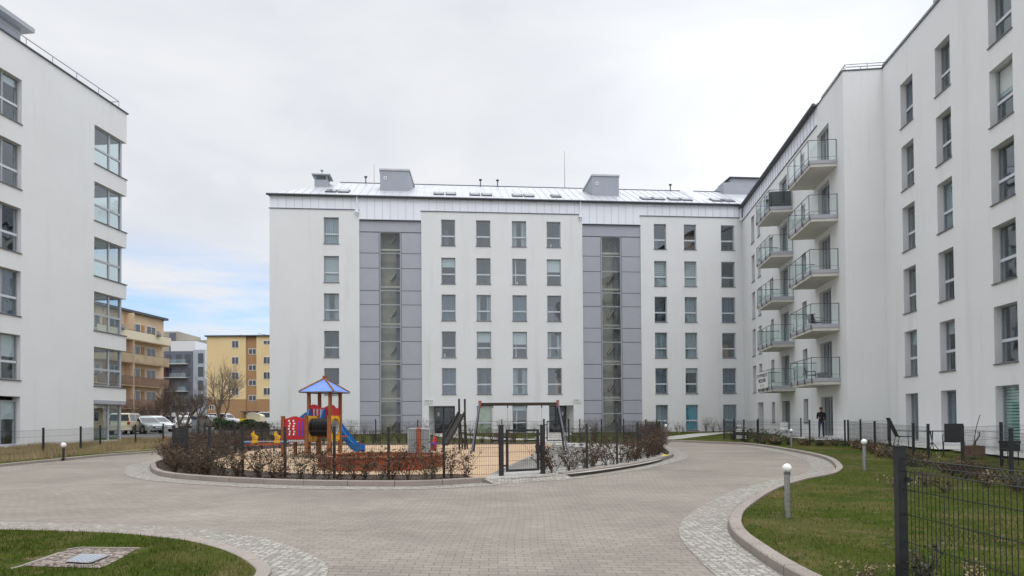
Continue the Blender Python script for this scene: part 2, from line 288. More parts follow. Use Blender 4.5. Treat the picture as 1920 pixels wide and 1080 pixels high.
# ---------------------------------------------------------------- helpers
class MB:
    def __init__(s): s.v=[]; s.f=[]; s.mi=[]; s.cur=0
    def add(s,vs,fs,mx=None):
        o=len(s.v)
        if mx is not None: vs=[tuple(mx@Vector(v)) for v in vs]
        s.v+=[tuple(v) for v in vs]; s.f+=[tuple(i+o for i in f) for f in fs]; s.mi+=[s.cur]*len(fs); return s
    def box(s,x0,x1,y0,y1,z0,z1,mx=None):
        return s.add([(x0,y0,z0),(x1,y0,z0),(x1,y1,z0),(x0,y1,z0),(x0,y0,z1),(x1,y0,z1),(x1,y1,z1),(x0,y1,z1)],
            [(0,3,2,1),(4,5,6,7),(0,1,5,4),(1,2,6,5),(2,3,7,6),(3,0,4,7)],mx)
    def quad(s,*p): return s.add(p,[tuple(range(len(p)))])
    def prism(s,poly,z0,z1,mx=None):
        n=len(poly); vs=[(x,y,z0) for x,y in poly]+[(x,y,z1) for x,y in poly]
        fs=[tuple(range(n-1,-1,-1)),tuple(range(n,2*n))]+[(i,(i+1)%n,n+(i+1)%n,n+i) for i in range(n)]
        return s.add(vs,fs,mx)
    def yprism(s,poly,y0,y1,mx=None):
        """poly in (x,z), extruded along y"""
        n=len(poly); vs=[(x,y0,z) for x,z in poly]+[(x,y1,z) for x,z in poly]
        fs=[tuple(range(n)),tuple(range(2*n-1,n-1,-1))]+[(i,n+i,n+(i+1)%n,(i+1)%n) for i in range(n)]
        return s.add(vs,fs,mx)
    def tube(s,pts,r,n=6,mx=None,caps=True):
        pts=[Vector(p) for p in pts]; rs=r if isinstance(r,(list,tuple)) else [r]*len(pts)
        vs=[];fs=[]
        for i,p in enumerate(pts):
            d=(pts[min(i+1,len(pts)-1)]-pts[max(i-1,0)])
            if d.length<1e-9: d=Vector((0,0,1))
            d.normalize(); a=Vector((1,0,0)) if abs(d.x)<.8 else Vector((0,1,0)); u=d.cross(a).normalized(); w_=d.cross(u)
            for k in range(n):
                t=2*math.pi*k/n; vs.append(p+(u*math.cos(t)+w_*math.sin(t))*rs[i])
        for i in range(len(pts)-1):
            for k in range(n):
                a=i*n+k;b=i*n+(k+1)%n; fs.append((a,b,b+n,a+n))
        if caps: fs.append(tuple(range(n-1,-1,-1))); fs.append(tuple(range((len(pts)-1)*n,len(pts)*n)))
        return s.add(vs,fs,mx)
    def sphere(s,c,r,seg=16,rings=10,sc=(1,1,1)):
        vs=[];fs=[]
        for i in range(rings+1):
            th=math.pi*i/rings
            for k in range(seg):
                ph=2*math.pi*k/seg; vs.append((c[0]+r*sc[0]*math.sin(th)*math.cos(ph),c[1]+r*sc[1]*math.sin(th)*math.sin(ph),c[2]+r*sc[2]*math.cos(th)))
        for i in range(rings):
            for k in range(seg):
                a=i*seg+k;b=i*seg+(k+1)%seg; fs.append((a,a+seg,b+seg,b))
        return s.add(vs,fs)
    def build(s,name,m,parent=None,smooth=False,weld=False,mats=None):
        me=bpy.data.meshes.new(name); me.from_pydata(s.v,[],s.f); me.update()
        if mats:
            for q in mats: me.materials.append(q)
            me.polygons.foreach_set('material_index',s.mi)
        else: me.materials.append(m)
        if smooth:
            if weld:
                bm=bmesh.new(); bm.from_mesh(me); bmesh.ops.remove_doubles(bm,verts=bm.verts,dist=1e-4); bm.to_mesh(me); bm.free()
            me.polygons.foreach_set('use_smooth',[True]*len(me.polygons))
        o=bpy.data.objects.new(name,me); COL.objects.link(o)
        if parent: o.parent=parent
        return o
def tag(o,label=None,cat=None,group=None,kind=None):
    if label: o['label']=label
    if cat: o['category']=cat
    if group: o['group']=group
    if kind: o['kind']=kind
    return o
def empty(name,loc=(0,0,0),rz=0,label=None,cat=None,group=None):
    o=bpy.data.objects.new(name,None); COL.objects.link(o); o.location=loc; o.rotation_euler=(0,0,rz); o.empty_display_size=.3
    return tag(o,label,cat,group)
def kids(o): return [c for c in bpy.data.objects if c.parent==o]
def copy_tree(o,parent=None,_k=None):
    if _k is None: _k=kids(o)
    c=o.copy(); COL.objects.link(c); c.parent=parent
    for ch in _k: copy_tree(ch,c)
    return c
def on_ground(x,y,h=0): return (x,y,terr(x,y)+h)
def offset_poly(pts,d):
    out=[]
    n=len(pts)
    for i in range(n):
        a=Vector(pts[max(i-1,0)]).to_2d(); b=Vector(pts[min(i+1,n-1)]).to_2d(); t=(b-a).normalized(); nrm=Vector((-t.y,t.x))
        out.append((pts[i][0]+nrm.x*d,pts[i][1]+nrm.y*d))
    return out
def smooth(pts,n=4):
    """Catmull-Rom through 2-D points"""
    out=[]
    P=[Vector(p).to_2d() for p in pts]
    for i in range(len(P)-1):
        p0=P[max(i-1,0)];p1=P[i];p2=P[i+1];p3=P[min(i+2,len(P)-1)]
        for k in range(n):
            t=k/n; out.append(tuple(.5*((2*p1)+(p2-p0)*t+(2*p0-5*p1+4*p2-p3)*t*t+(3*p1-p0-3*p2+p3)*t**3)))
    out.append(tuple(P[-1])); return out
def patch(name,poly,off,m,kind='structure',**tg):
    """flat sheet that follows the terrain, 'off' above it"""
    bm=bmesh.new(); vs=[bm.verts.new((x,y,0)) for x,y in poly]; f=bm.faces.new(vs)
    if f.normal.z<0: f.normal_flip()
    bmesh.ops.triangulate(bm,faces=bm.faces[:])
    for yy in (58,90):
        bmesh.ops.bisect_plane(bm,geom=bm.verts[:]+bm.edges[:]+bm.faces[:],plane_co=(0,yy,0),plane_no=(0,1,0))
    for xx in (-60,60):
        bmesh.ops.bisect_plane(bm,geom=bm.verts[:]+bm.edges[:]+bm.faces[:],plane_co=(xx,0,0),plane_no=(1,0,0))
    for v in bm.verts: v.co.z=terr(v.co.x,v.co.y)+off
    bmesh.ops.recalc_face_normals(bm,faces=bm.faces[:])
    bm.normal_update()
    for f in bm.faces:
        if f.normal.z<0: f.normal_flip()
    me=bpy.data.meshes.new(name); bm.to_mesh(me); bm.free(); me.materials.append(m)
    o=bpy.data.objects.new(name,me); COL.objects.link(o); tag(o,kind=kind,**tg); return o
def inpoly(x,y,poly):
    c=False; j=len(poly)-1
    for i in range(len(poly)):
        xi,yi=poly[i]; xj,yj=poly[j]
        if (yi>y)!=(yj>y) and x<(xj-xi)*(y-yi)/(yj-yi)+xi: c=not c
        j=i
    return c
def kerb(name,line,wid,top,seg=1.0,gap=.006):
    """kerb stones laid along a line, its outer edge to the left of the line by wid"""
    L=smooth(line,6); P=[Vector(p) for p in L]
    mb=MB(); acc=0; cur=[P[0]]
    def emit(c):
        f_=[c[0]]
        for q_ in c[1:-1]:
            if (q_-f_[-1]).length>.04 and (q_-c[-1]).length>.04: f_.append(q_)
        c=f_+[c[-1]]
        if len(c)<2 or (c[0]-c[-1]).length<.08: return
        ins=[p for p in c]; outp=[Vector(p) for p in offset_poly([tuple(q) for q in c],wid)]
        n=len(c); vs=[]
        for q in ins: vs.append((q.x,q.y,terr(q.x,q.y)-.12))
        for q in ins: vs.append((q.x,q.y,terr(q.x,q.y)+top-.012))
        for q,o_ in zip(ins,outp): w2=q.lerp(o_,.1); vs.append((w2.x,w2.y,terr(q.x,q.y)+top))
        for q in outp: vs.append((q.x,q.y,terr(q.x,q.y)+top))
        for q in outp: vs.append((q.x,q.y,terr(q.x,q.y)-.12))
        fs=[]
        for r in range(4):
            for i in range(n-1):
                a=r*n+i; fs.append((a,a+n,a+n+1,a+1))
        fs.append((0,n,2*n,3*n,4*n)); fs.append((n-1,5*n-1,4*n-1,3*n-1,2*n-1))
        mb.add(vs,fs)
    for i in range(1,len(P)):
        a=P[i-1]; b=P[i]; d=(b-a).length
        while acc+d>=seg:
            t=(seg-acc)/d; q=a.lerp(b,t); g=(b-a).normalized()*gap
            cur.append(q-g); emit(cur); cur=[q+g]; a=q; d=(b-a).length; acc=0
        acc+=d; cur.append(b)
    emit(cur)
    o=mb.build(name,M['kerb']); tag(o,kind='structure'); return o

# ---------------------------------------------------------------- ground sheets
mb=MB(); xs=[-900,-60,60,900]; ys=[-60,58,90,1500]
vs=[(x,y,terr(x,y)) for y in ys for x in xs]; fs=[(j*4+i,j*4+i+1,(j+1)*4+i+1,(j+1)*4+i) for j in range(3) for i in range(3)]
mb.add(vs,fs); tag(mb.build('ground',M['grass']),kind='structure')

island_near=[gp(*p) for p in [(283,880),(285,886),(300,893),(340,899),(440,906),(560,911),(700,913),(800,912),(905,906)]]
island_gate=[gp(1055,896)]
island_right=[gp(*p) for p in [(1055,896),(1120,887),(1180,878),(1240,865)]]+[(5.45,23.2),(5.9,25.5),(6.3,28.5),(6.5,31.5)]
island_left=[(-9.6,33.6),(-11.3,31),(-11.9,27),(-11.5,23.5),gp(287,872)]
island=smooth(island_left+island_near,4)+smooth(island_right,4)+[(6.2,34.3),(-8.0,34.3)]
right_kerb=[gp(*p) for p in [(1250,829),(1320,831),(1400,835),(1470,845),(1540,860),(1567,878),(1555,893),(1500,905),(1440,925),(1385,960),(1368,985),(1375,1010),(1410,1040),(1460,1075)]]+[(2.5,5.6),(2.6,4.6),(2.9,3.2),(3.3,1.5),(3.6,-1)]
right_kerb[0]=(7.6,36.2)
left_kerb=[(-14.9,-5),(-15.0,12)]+[gp(*p) for p in [(0,876),(100,866),(200,856),(310,848)]]+[(-13.6,31.5),(-12.6,35.5),(-11.4,38.3)]
near_lawn=[(-14.0,9.9),(-9.5,9.3)]+[gp(*p) for p in [(0,997),(200,1003),(330,1015),(400,1030),(440,1045),(465,1060),(478,1080)]]+[(-2.35,5.6),(-2.5,4.4),(-2.9,3),(-3.4,1),(-3.8,-2)]
RK=smooth(right_kerb,5); LK=smooth(left_kerb,5); NL=smooth(near_lawn,5)
road=list(LK)+[(-8.5,38.2),(-7.9,34.4),(6.2,34.4),(6.6,36.4)]+list(RK)+[(3.6,-8),(-14.9,-8)]
patch('paved_road',road,.008,M['paver'])
patch('parking_lot',[(-60,50),(-22.3,46),(-20.5,60),(-20,74),(-22,100),(-70,100)],.006,M['asphalt'])
# granite sett bands
def band(name,line,d0,d1,off):
    a=offset_poly(line,d0); b=offset_poly(line,d1); patch(name,a+b[::-1],off,M['setts'])
NI=smooth([(-11.9,27),(-11.5,23.5),gp(287,872)]+island_near,5)
band('sett_band',NI,-.02,-.62,.014)
IR=smooth(island_right[1:],5)
band('sett_band',smooth(island_right,5),-.02,-.5,.0145)
band('sett_band',RK[10:],-.02,-.62,.014)
band('sett_band',NL,.14,.66,.014)
tag(bpy.data.objects['sett_band'],kind='structure')
# near-left lawn with flush edging
nlp=list(NL)+[(-14,-2)]
patch('lawn',nlp,.03,M['grass'])
kerb('kerb',near_lawn,.14,.035)
# island
patch('play_area_soil',island,.07,M['soil'])
sand_poly=smooth([(-9.6,31.5),(-10.4,27),(-9.3,21.3),(-7.7,18.4),(-5.3,16.7),(-3,16.1),(-1.3,16.2),(-.7,15.2),(.9,15.9),(2.2,18.6),(3.2,22.6),(3.0,27),(2.0,31.8)],4)
patch('sand_surface',sand_poly,.080,M['sand'])
play_path=smooth([(-.6,14.72),(1.1,15.75),(3.0,18.1),(4.7,21.3),(5.4,25),(5.3,29),(4.4,31.8),(2.6,33.2),(1.4,33.4),(1.9,31.0),(3.1,28.2),(3.5,24.3),(3.0,21.0),(1.9,18.6),(.5,17.0),(-.5,16.2)],4)
patch('play_area_path',play_path,.086,M['pathpaver'])
kerb('kerb',[tuple(p) for p in island_left]+island_near,.13,.125)
kerb('kerb',island_right,.13,.125)
ga,gb=Vector(gp(905,906)),Vector(gp(1055,896)); gn=(gb-ga).normalized(); gn=Vector((gn.y,-gn.x))
rp=MB()
def rpt(q,w2,h_): p_=q+gn*w2; return (p_.x,p_.y,terr(p_.x,p_.y)+h_)
rt=[rpt(ga,-.06,.09),rpt(ga,.10,.09),rpt(ga,.48,.016),rpt(gb,.48,.016),rpt(gb,.10,.09),rpt(gb,-.06,.09)]
rp.add(rt+[(x_,y_,z_-.2) for x_,y_,z_ in rt],[(0,1,4,5),(1,2,3,4),(0,6,7,1),(1,7,8,2),(2,8,9,3),(3,9,10,4),(4,10,11,5),(5,11,6,0)]); tag(rp.build('ramp',M['setts']),kind='structure')
# right lawn
RL=list(RK)+[(26,-1),(26,39),(13,44),(9.2,37.6)]
patch('lawn',RL,.075,M['grass'])
kerb('kerb',right_kerb,.15,.105)
kerb('kerb',left_kerb[::-1],-.13,.09) if False else kerb('kerb',left_kerb,.13,.09)
patch('footpath',[(7.2,37.0),(8.6,37.4),(15.3,49.4),(18.4,52.6),(16.4,52.6),(13.8,50.4),(8.5,41.0),(7.0,38.6)],.012,M['pathpaver'])
patch('footpath',[(2.6,53.7),(4.6,53.9),(4.3,49),(3.0,42),(2.9,33.8),(1.4,33.8),(1.3,42),(2.1,49)],.012,M['pathpaver'])
patch('footpath',[(-6.6,53.1),(-4.2,53.3),(-3.2,47),(-.5,42),(1.4,40.2),(1.5,38.4),(-1.6,40),(-4.8,45)],.0125,M['pathpaver'])
# left strip: lawn kept green by the kerb, dry grass behind
leftoff=offset_poly(LK,.13); leftoff2=offset_poly(LK,1.3); leftoff3=offset_poly(LK,7.5)
patch('lawn',leftoff+leftoff2[::-1],.05,M['grass'])
dry=leftoff2+[(-18,41.5),(-24,44.5),(-23,38.8),(-25,5),(-22,-5)]
patch('dry_lawn',dry,.055,M['drysoil'])
# terraces on the right
def bframe(p0,p1):
    a=Vector((p0[0],p0[1])); b=Vector((p1[0],p1[1])); d=(b-a); L=d.length; return math.atan2(d.y,d.x),L
patch('terrace_paving',[(16.2,16),(17.0,23.5),(17.2,24.0),(15.5,24.2),(14.2,16)],.15,M['slab'])
patch('terrace_paving',[(17.2,24.3),(18.1,31.5),(15.9,31.7),(15.3,24.6)],.15,M['slab'])
patch('terrace_paving',[(16.4,33.2),(16.9,38.5),(15.3,38.7),(14.7,33.4)],.15,M['slab'])

# ---------------------------------------------------------------- building pieces
def wallsheet(mb,x0,x1,z0,z1,holes,t,y=0.0,mx=None,reveal=None):
    """wall slab x0..x1, z0..z1, front face at y, thickness t, real openings"""
    X=sorted({x0,x1,*[min(max(h[0],x0),x1) for h in holes],*[min(max(h[1],x0),x1) for h in holes]})
    Z=sorted({z0,z1,*[min(max(h[2],z0),z1) for h in holes],*[min(max(h[3],z0),z1) for h in holes]})
    def hole(a,b,c,d):
        m_=((a+b)/2,(c+d)/2); return any(h[0]<m_[0]<h[1] and h[2]<m_[1]<h[3] for h in holes)
    G={}
    for i in range(len(X)-1):
        for j in range(len(Z)-1): G[i,j]=not hole(X[i],X[i+1],Z[j],Z[j+1])
    for (i,j),s in G.items():
        if not s: continue
        a,b,c,d=X[i],X[i+1],Z[j],Z[j+1]
        mb.add([(a,y,c),(b,y,c),(b,y,d),(a,y,d)],[(0,1,2,3)],mx)
        mb.add([(a,y+t,c),(b,y+t,c),(b,y+t,d),(a,y+t,d)],[(3,2,1,0)],mx)
        if not G.get((i-1,j),False): mb.add([(a,y,c),(a,y,d),(a,y+t,d),(a,y+t,c)],[(0,1,2,3)],mx)
        if not G.get((i+1,j),False): mb.add([(b,y,c),(b,y+t,c),(b,y+t,d),(b,y,d)],[(0,1,2,3)],mx)
        if not G.get((i,j-1),False): mb.add([(a,y,c),(a,y+t,c),(b,y+t,c),(b,y,c)],[(0,1,2,3)],mx)
        if not G.get((i,j+1),False): mb.add([(a,y,d),(b,y,d),(b,y+t,d),(a,y+t,d)],[(0,1,2,3)],mx)
WCOUNT=[0]
def window(par,x0,x1,z0,z1,y=.17,kind='plain',transom=.38,mull=None,sill=True,content=None,fm='frame',glass='glass',open_top=False,label=None,sillm=True,lightbar=False):
    fw=.055; d=.07
    f=MB()
    f.box(x0,x0+fw,y,y+d,z0,z1); f.box(x1-fw,x1,y,y+d,z0,z1); f.box(x0+fw,x1-fw,y,y+d,z0,z0+fw); f.box(x0+fw,x1-fw,y,y+d,z1-fw,z1)
    panes=[]
    zt=z0+(z1-z0)*transom if transom else None
    xs=[x0+fw]+([x0+(x1-x0)*m_ for m_ in mull] if mull else [])+[x1-fw]
    zs=[z0+fw]+([zt] if zt else [])+[z1-fw]
    if zt:
        f.cur=1; f.box(x0+fw,x1-fw,y-.012,y+d,zt-.055,zt+.055); f.cur=0
    for q in xs[1:-1]: 
        f.box(q-.045,q+.045,y-.008,y+d,z0+fw,(zt-.055) if zt else z1-fw)
        if zt: f.box(q-.045,q+.045,y-.008,y+d,zt+.055,z1-fw)
    o=f.build('window',M[fm],par,mats=[M[fm],M['transom']])
    if label: o['label']=label
    p=MB(); yy=y+d*.5
    for i in range(len(xs)-1):
        for j in range(len(zs)-1):
            a,b,c,e_=xs[i],xs[i+1],zs[j],zs[j+1]
            a+=.045 if i>0 else 0; b-=.045 if i<len(xs)-2 else 0
            c+=.055 if j>0 else 0; e_-=.055 if j<len(zs)-2 else 0
            if open_top and j==1:
                p.quad((a,yy,c),(b,yy,c),(b,yy+.22,e_),(a,yy+.22,e_))
                p.quad((a,yy+.03,c),(b,yy+.03,c),(b,yy+.25,e_),(a,yy+.25,e_))
            else: p.quad((a,yy,c),(b,yy,c),(b,yy,e_),(a,yy,e_))
    p.build('pane',M[glass],o)
    if sill:
        s=MB(); s.box(x0-.04,x1+.04,-.05,y,z0-.035,z0); s.build('sill',M['sill'],o)
    c=content
    if kind=='plain' and c not in('blind','blind_green','blind_lime','curtain_teal'):
        b_=MB(); yb2=y+random.uniform(.9,1.6); b_.box(x0-.5,x1+.5,yb2,yb2+.03,z0-.1,z1+.15); b_.build('room_back',M['room_'+random.choice('aabbccdef')],o)
    yb=y+.10
    rnd=random.random
    if c in('curtain','curtain_dark','curtain_teal'):
        cm_=MB(); parts=[(x0+.02,x1-.02)]
        if c=='curtain' and rnd()<.3:
            wd=(x1-x0)*random.uniform(.22,.4); parts=[(x0+.02,x0+wd),(x1-wd,x1-.02)]
        for a,b in parts:
            n=max(6,int((b-a)/.045))
            for i in range(n):
                xa=a+(b-a)*i/n; xb=a+(b-a)*(i+1)/n; ya=yb+.022*math.sin(i*1.9); yc=yb+.022*math.sin((i+1)*1.9)
                cm_.quad((xa,ya,z0+.03),(xb,yc,z0+.03),(xb,yc,z1-.03),(xa,ya,z1-.03))
        cm_.build('curtain',M[c],o)
    elif c in('blind','blind_green','blind_lime','blind_half','blind_low'):
        b_=MB(); n=int((z1-z0)/(.15 if c=='blind' else .11)); lo=0 if c!='blind_half' else int(n*.55)
        for i in range(lo,n):
            za=z0+.03+(z1-z0-.06)*i/n; b_.box(x0+.03,x1-.03,yb,yb+.012,za,za+(z1-z0)/n*.72)
        b_.build('blind',M['blind' if c in('blind','blind_half') else c],o)
    elif c=='roller':
        b_=MB(); h=(z1-z0)*random.uniform(.15,.5); b_.box(x0+.03,x1-.03,yb,yb+.01,z1-h,z1-.03); b_.build('roller_blind',M['blind'],o)
    elif c is None and not transom is None:
        b_=MB(); wd=(x1-x0)*random.uniform(.3,.55); xa=random.uniform(x0,x1-wd+.3); b_.box(xa,xa+wd,y+.95,y+1.1,z0+.02,z0+(z1-z0)*random.uniform(.55,.95)); b_.build('cupboard',M[random.choice(['curtain_dark','slate','white','brownwall','hair'])],o)
    elif c=='items':
        b_=MB()
        for i in range(1):
            xx=x0+.15+rnd()*(x1-x0-.35); hh=random.uniform(.15,.4); b_.tube([(xx,yb,z0+.06),(xx,yb,z0+.06+hh)],[.06,.03],8)
        b_.build('windowsill_object',M['white'],o)
    return o
def rooms(par,x0,x1,depth,floors,z1,y0,m='interior',sides=()):
    mb=MB(); mb.box(x0,x1,depth,depth+.1,floors[0],z1)
    for fz in floors[1:]+[z1]: mb.box(x0,x1,y0+.02,depth,fz-.3,fz)
    x=x0+3.1
    while x<x1-2: mb.box(x,x+.1,y0+.05,depth,floors[0],z1-.31) if not any(a-.2<x<b+.2 for a,b in sides) else None; x+=4.27
    return mb.build('interior_wall',M[m],par)

def text_mesh(par,name,txt,size,loc,rot,m,depth=.004):
    cu=bpy.data.curves.new(name,'FONT'); cu.body=txt; cu.size=size; cu.extrude=depth; cu.align_x='CENTER'; cu.align_y='CENTER'
    t=bpy.data.objects.new(name,cu); COL.objects.link(t)
    dg=bpy.context.evaluated_depsgraph_get(); me=bpy.data.meshes.new_from_object(t.evaluated_get(dg)); bpy.data.objects.remove(t)
    me.materials.clear(); me.materials.append(m); o=bpy.data.objects.new(name,me); COL.objects.link(o); o.parent=par; o.location=loc; o.rotation_euler=rot; return o

# ======================================================== centre block
az,CL=bframe((-18.5,52.1),(18.93,55.6))
CB=empty('apartment_block',(-18.5,52.1,0),az,'long white apartment block across the courtyard with two grey stair towers','apartment building')
rowt=[17.42,14.42,11.52,8.62,5.74]
GFT=2.78
midc=[(13.1,14.2),(15.84,16.97),(18.68,19.82),(21.45,22.58)]
rc=[(30.2,31.22),(32.7,33.72),(35.8,36.95)]
def hs(c): return [(c[0],c[1],t-2.05,t) for t in rowt]
EAVE=19.1
BASE=-.6
wA=MB(); wallsheet(wA,0,6.77,BASE,18.03,hs((4.08,5.22)),.42); wA.box(0,.42,.42,13,BASE,18.03); wA.build('wall',M['plaster'],CB)
hb=[h for c in midc for h in hs(c)]+[(12.07,14.1,.55,GFT),(21.53,23.5,.55,GFT),(15.8,16.98,.62,GFT),(18.62,19.76,.62,GFT)]
wB=MB(); wallsheet(wB,11.55,24.33,BASE,18.03,hb,.42); wB.build('wall',M['plaster'],CB)
hc=[h for c in rc for h in hs(c)]+[(c[0],c[1],.72,GFT) for c in rc]
wC=MB(); wallsheet(wC,29.1,CL+.3,BASE,18.03,hc,.42); wC.build('wall',M['plaster'],CB)
bk=MB(); bk.box(0,CL+12,12.6,13,BASE,EAVE-.1); bk.build('back_wall',M['plaster'],CB)
fl=[.55,3.45,6.35,9.25,12.1,15.0]
rooms(CB,.45,6.75,2.6,fl,18,.42); rooms(CB,11.57,24.3,2.6,fl,18,.42,sides=[(12.07,14.1),(21.5,23.5)]); rooms(CB,29.12,CL+.2,2.6,fl,18,.42)
pool=['curtain','curtain_dark','items',None,None,'roller','curtain',None,'curtain_dark','curtain']
spec={('L',0):'curtain',('L',1):'blind',('L',2):'curtain',('L',3):None,('L',4):None,
 (0,0):None,(0,1):'roller',(0,2):'curtain_dark',(0,3):'items',(0,4):'curtain_dark',(1,0):None,(1,1):None,(1,2):'curtain',(1,3):'roller',(1,4):None,
 (2,0):'curtain',(2,1):'items',(2,2):'curtain_dark',(2,3):'roller',(2,4):'curtain',(3,0):'items',(3,1):'roller',(3,2):None,(3,3):'curtain',(3,4):None,
 (4,0):None,(4,1):'blind',(4,2):None,(4,3):'curtain',(4,4):'curtain_dark',(5,0):None,(5,1):'blind',(5,2):'curtain',(5,3):'curtain',(5,4):'roller',
 (6,0):None,(6,1):None,(6,2):'curtain_dark',(6,3):None,(6,4):'curtain_dark'}
for r,t in enumerate(rowt): window(CB,4.08,5.22,t-2.05,t,content=spec['L',r])
for ci,c in enumerate(midc+rc):
    for r,t in enumerate(rowt): window(CB,c[0],c[1],t-2.05,t,content=spec[ci,r],fm='frame' if (ci+r)%3 else 'frame_light')
window(CB,15.8,16.98,.62,GFT,content='blind_lime',label='ground floor window with closed olive slatted blind')
window(CB,18.62,19.76,.62,GFT,content='roller')
window(CB,rc[0][0],rc[0][1],.72,GFT,content='curtain')
window(CB,rc[1][0],rc[1][1],.72,GFT,content='curtain_teal',label='ground floor window with bright teal curtain')
window(CB,rc[2][0],rc[2][1],.72,GFT,content='curtain')
# entrances: recessed lobbies
for x0,x1,a0,a1 in ((12.07,14.1,12.5,14.08),(21.53,23.5,21.56,23.1)):
    p=MB(); yb=1.25
    p.add([(x0-.1,.421,.3),(x0,.421,.3),(a0,yb,.3),(a0-.1,yb+.1,.3),(x0-.1,.421,GFT+.1),(x0,.421,GFT+.1),(a0,yb,GFT+.1),(a0-.1,yb+.1,GFT+.1)],[(0,3,2,1),(4,5,6,7),(0,1,5,4),(1,2,6,5),(2,3,7,6),(3,0,4,7)])
    p.add([(x1,.421,.3),(x1+.1,.421,.3),(a1+.1,yb+.1,.3),(a1,yb,.3),(x1,.421,GFT+.1),(x1+.1,.421,GFT+.1),(a1+.1,yb+.1,GFT+.1),(a1,yb,GFT+.1)],[(0,3,2,1),(4,5,6,7),(0,1,5,4),(1,2,6,5),(2,3,7,6),(3,0,4,7)])
    p.box(x0,x1,.421,yb+.1,GFT,GFT+.1); p.box(x0,x1,.421,yb+.1,.4,.56); p.build('entrance_recess',M['plaster'],CB)
    d=MB(); am=a0+(a1-a0)*.45
    for a,b in ((a0,a0+.06),(am-.05,am+.05),(a1-.06,a1)): d.box(a,b,yb-.1,yb,.56,GFT)
    d.box(a0,a1,yb-.101,yb-.001,GFT-.07,GFT); d.box(a0,a1,yb-.101,yb-.001,.561,.66)
    dd=d.build('entrance_door',M['panel_dark'],CB)
    g=MB(); g.quad((a0,yb-.05,.6),(a1,yb-.05,.6),(a1,yb-.05,GFT),(a0,yb-.05,GFT)); g.build('pane',M['stair_glass'],dd)
    k=MB(); k.box(a0-.3,a1+.3,2.6,2.7,.5,GFT+.05); k.build('lobby_wall',M['room_a'],CB)
    h=MB(); h.tube([(am+.1,yb-.16,1.3),(am+.1,yb-.16,1.9)],.018,6); h.build('handle',M['steel'],dd)
    n_=MB(); nx=a0+.3 if x0<15 else a1-.3; n_.box(nx-.08,nx+.08,yb-.115,yb-.105,2.0,2.3); n_.build('notice',M['white'],dd)
# stair towers
def tower(x0,x1,g0,g1,lines,top):
    y=.14
    w_=MB(); wallsheet(w_,x0,x1,BASE,17.3,[(g0,g1,.62,top)],.3,y=y); o=w_.build('stair_tower_wall',M['panel'],CB)
    j=MB()
    for z in lines+[top]:
        j.box(x0,g0-.02,y-.006,y,z-.02,z+.02); j.box(g1+.02,x1,y-.006,y,z-.02,z+.02)
    for x in (g0-.05,g1+.02): j.box(x,x+.03,y-.006,y,.6,top+.02)
    j.box(x0,x1,y-.008,y-.001,top+.015,top+.05)
    j.build('panel_joint',M['panel_dark'],o)
    f=MB(); f.box(g0,g0+.07,y+.02,y+.1,.62,top); f.box(g1-.07,g1,y+.02,y+.1,.62,top)
    zs=[.62]+[z for z in sorted(lines) if z<top-.2]+[top]
    for z in zs:
        f.box(g0+.07,g1-.07,y+.02,y+.1,max(z-.03,.62),min(z+.04,top)) 
    fo=f.build('stairwell_window',M['frame'],CB)
    p=MB()
    for a,b in zip(zs[:-1],zs[1:]): p.quad((g0+.05,y+.06,a),(g1-.05,y+.06,a),(g1-.05,y+.06,b),(g0+.05,y+.06,b))
    p.build('pane',M['stair_glass'],fo)
    # landings and stairs inside
    s=MB(); s.box(g0-.6,g1+.6,1.5,1.6,.3,17); s.box(g0-.7,g0-.6,.45,3.3,.3,17); s.box(g1+.6,g1+.7,.45,3.3,.3,17)
    for k in range(6):
        z=.55+2.92*k; s.box(g0-.6,g1+.6,.46,.7,z-.16,z)
        for i in range(6): s.box(g0+.75+i*.12,g0+.87+i*.12,1.15,1.5,z+.6+i*.17,z+.77+i*.17)
    s.box(g0-.6,g1+.6,.46,3.3,16.9,17)
    s.build('stairs',M['stairwall'],CB)
    b=MB(); b.box(g1-.42,g1-.12,.9,.95,.7,16.8); b.build('stair_pillar',M['slate'],CB)
tower(6.77,11.55,8.31,9.95,[14.73,13.55,11.8,10.7,8.96,7.83,6.05,4.9,3.16,2.08],16.36)
tower(24.33,29.1,25.87,27.5,[14.75,13.52,11.8,10.7,8.96,7.84,6.06,4.93,3.17,2.1],16.33)
# zinc band with seams
def seamstrip(par,x0,x1,z0,z1,y,step=.62,m='zinc'):
    z=MB(); z.box(x0,x1,y,y+.3,z0,z1); n=int(round((x1-x0)/step))
    for i in range(1,n): 
        x=x0+(x1-x0)*i/n; z.cur=1; z.box(x-.016,x+.016,y-.03,y,z0,z1)
    return z.build('zinc_cladding',M[m],par,mats=[M[m],M['seam']])
seamstrip(CB,0.02,6.77,18.07,EAVE-.02,.03); seamstrip(CB,6.77,11.55,17.32,EAVE-.02,.03); seamstrip(CB,11.55,24.33,18.07,EAVE-.02,.03); seamstrip(CB,24.33,29.1,17.32,EAVE-.02,.03); seamstrip(CB,29.1,CL-.02,18.07,EAVE-.02,.03)
fl_=MB()
for a,b in ((-.05,6.8),(11.5,24.38),(29.05,CL+.02)): fl_.box(a,b,-.06,.02,18.03,18.07)
for a,b in ((6.8,11.5),(24.38,29.05)): fl_.box(a,b,-.02,.12,17.28,17.32)
fl_.build('drip_flashing',M['darkmetal'],CB)
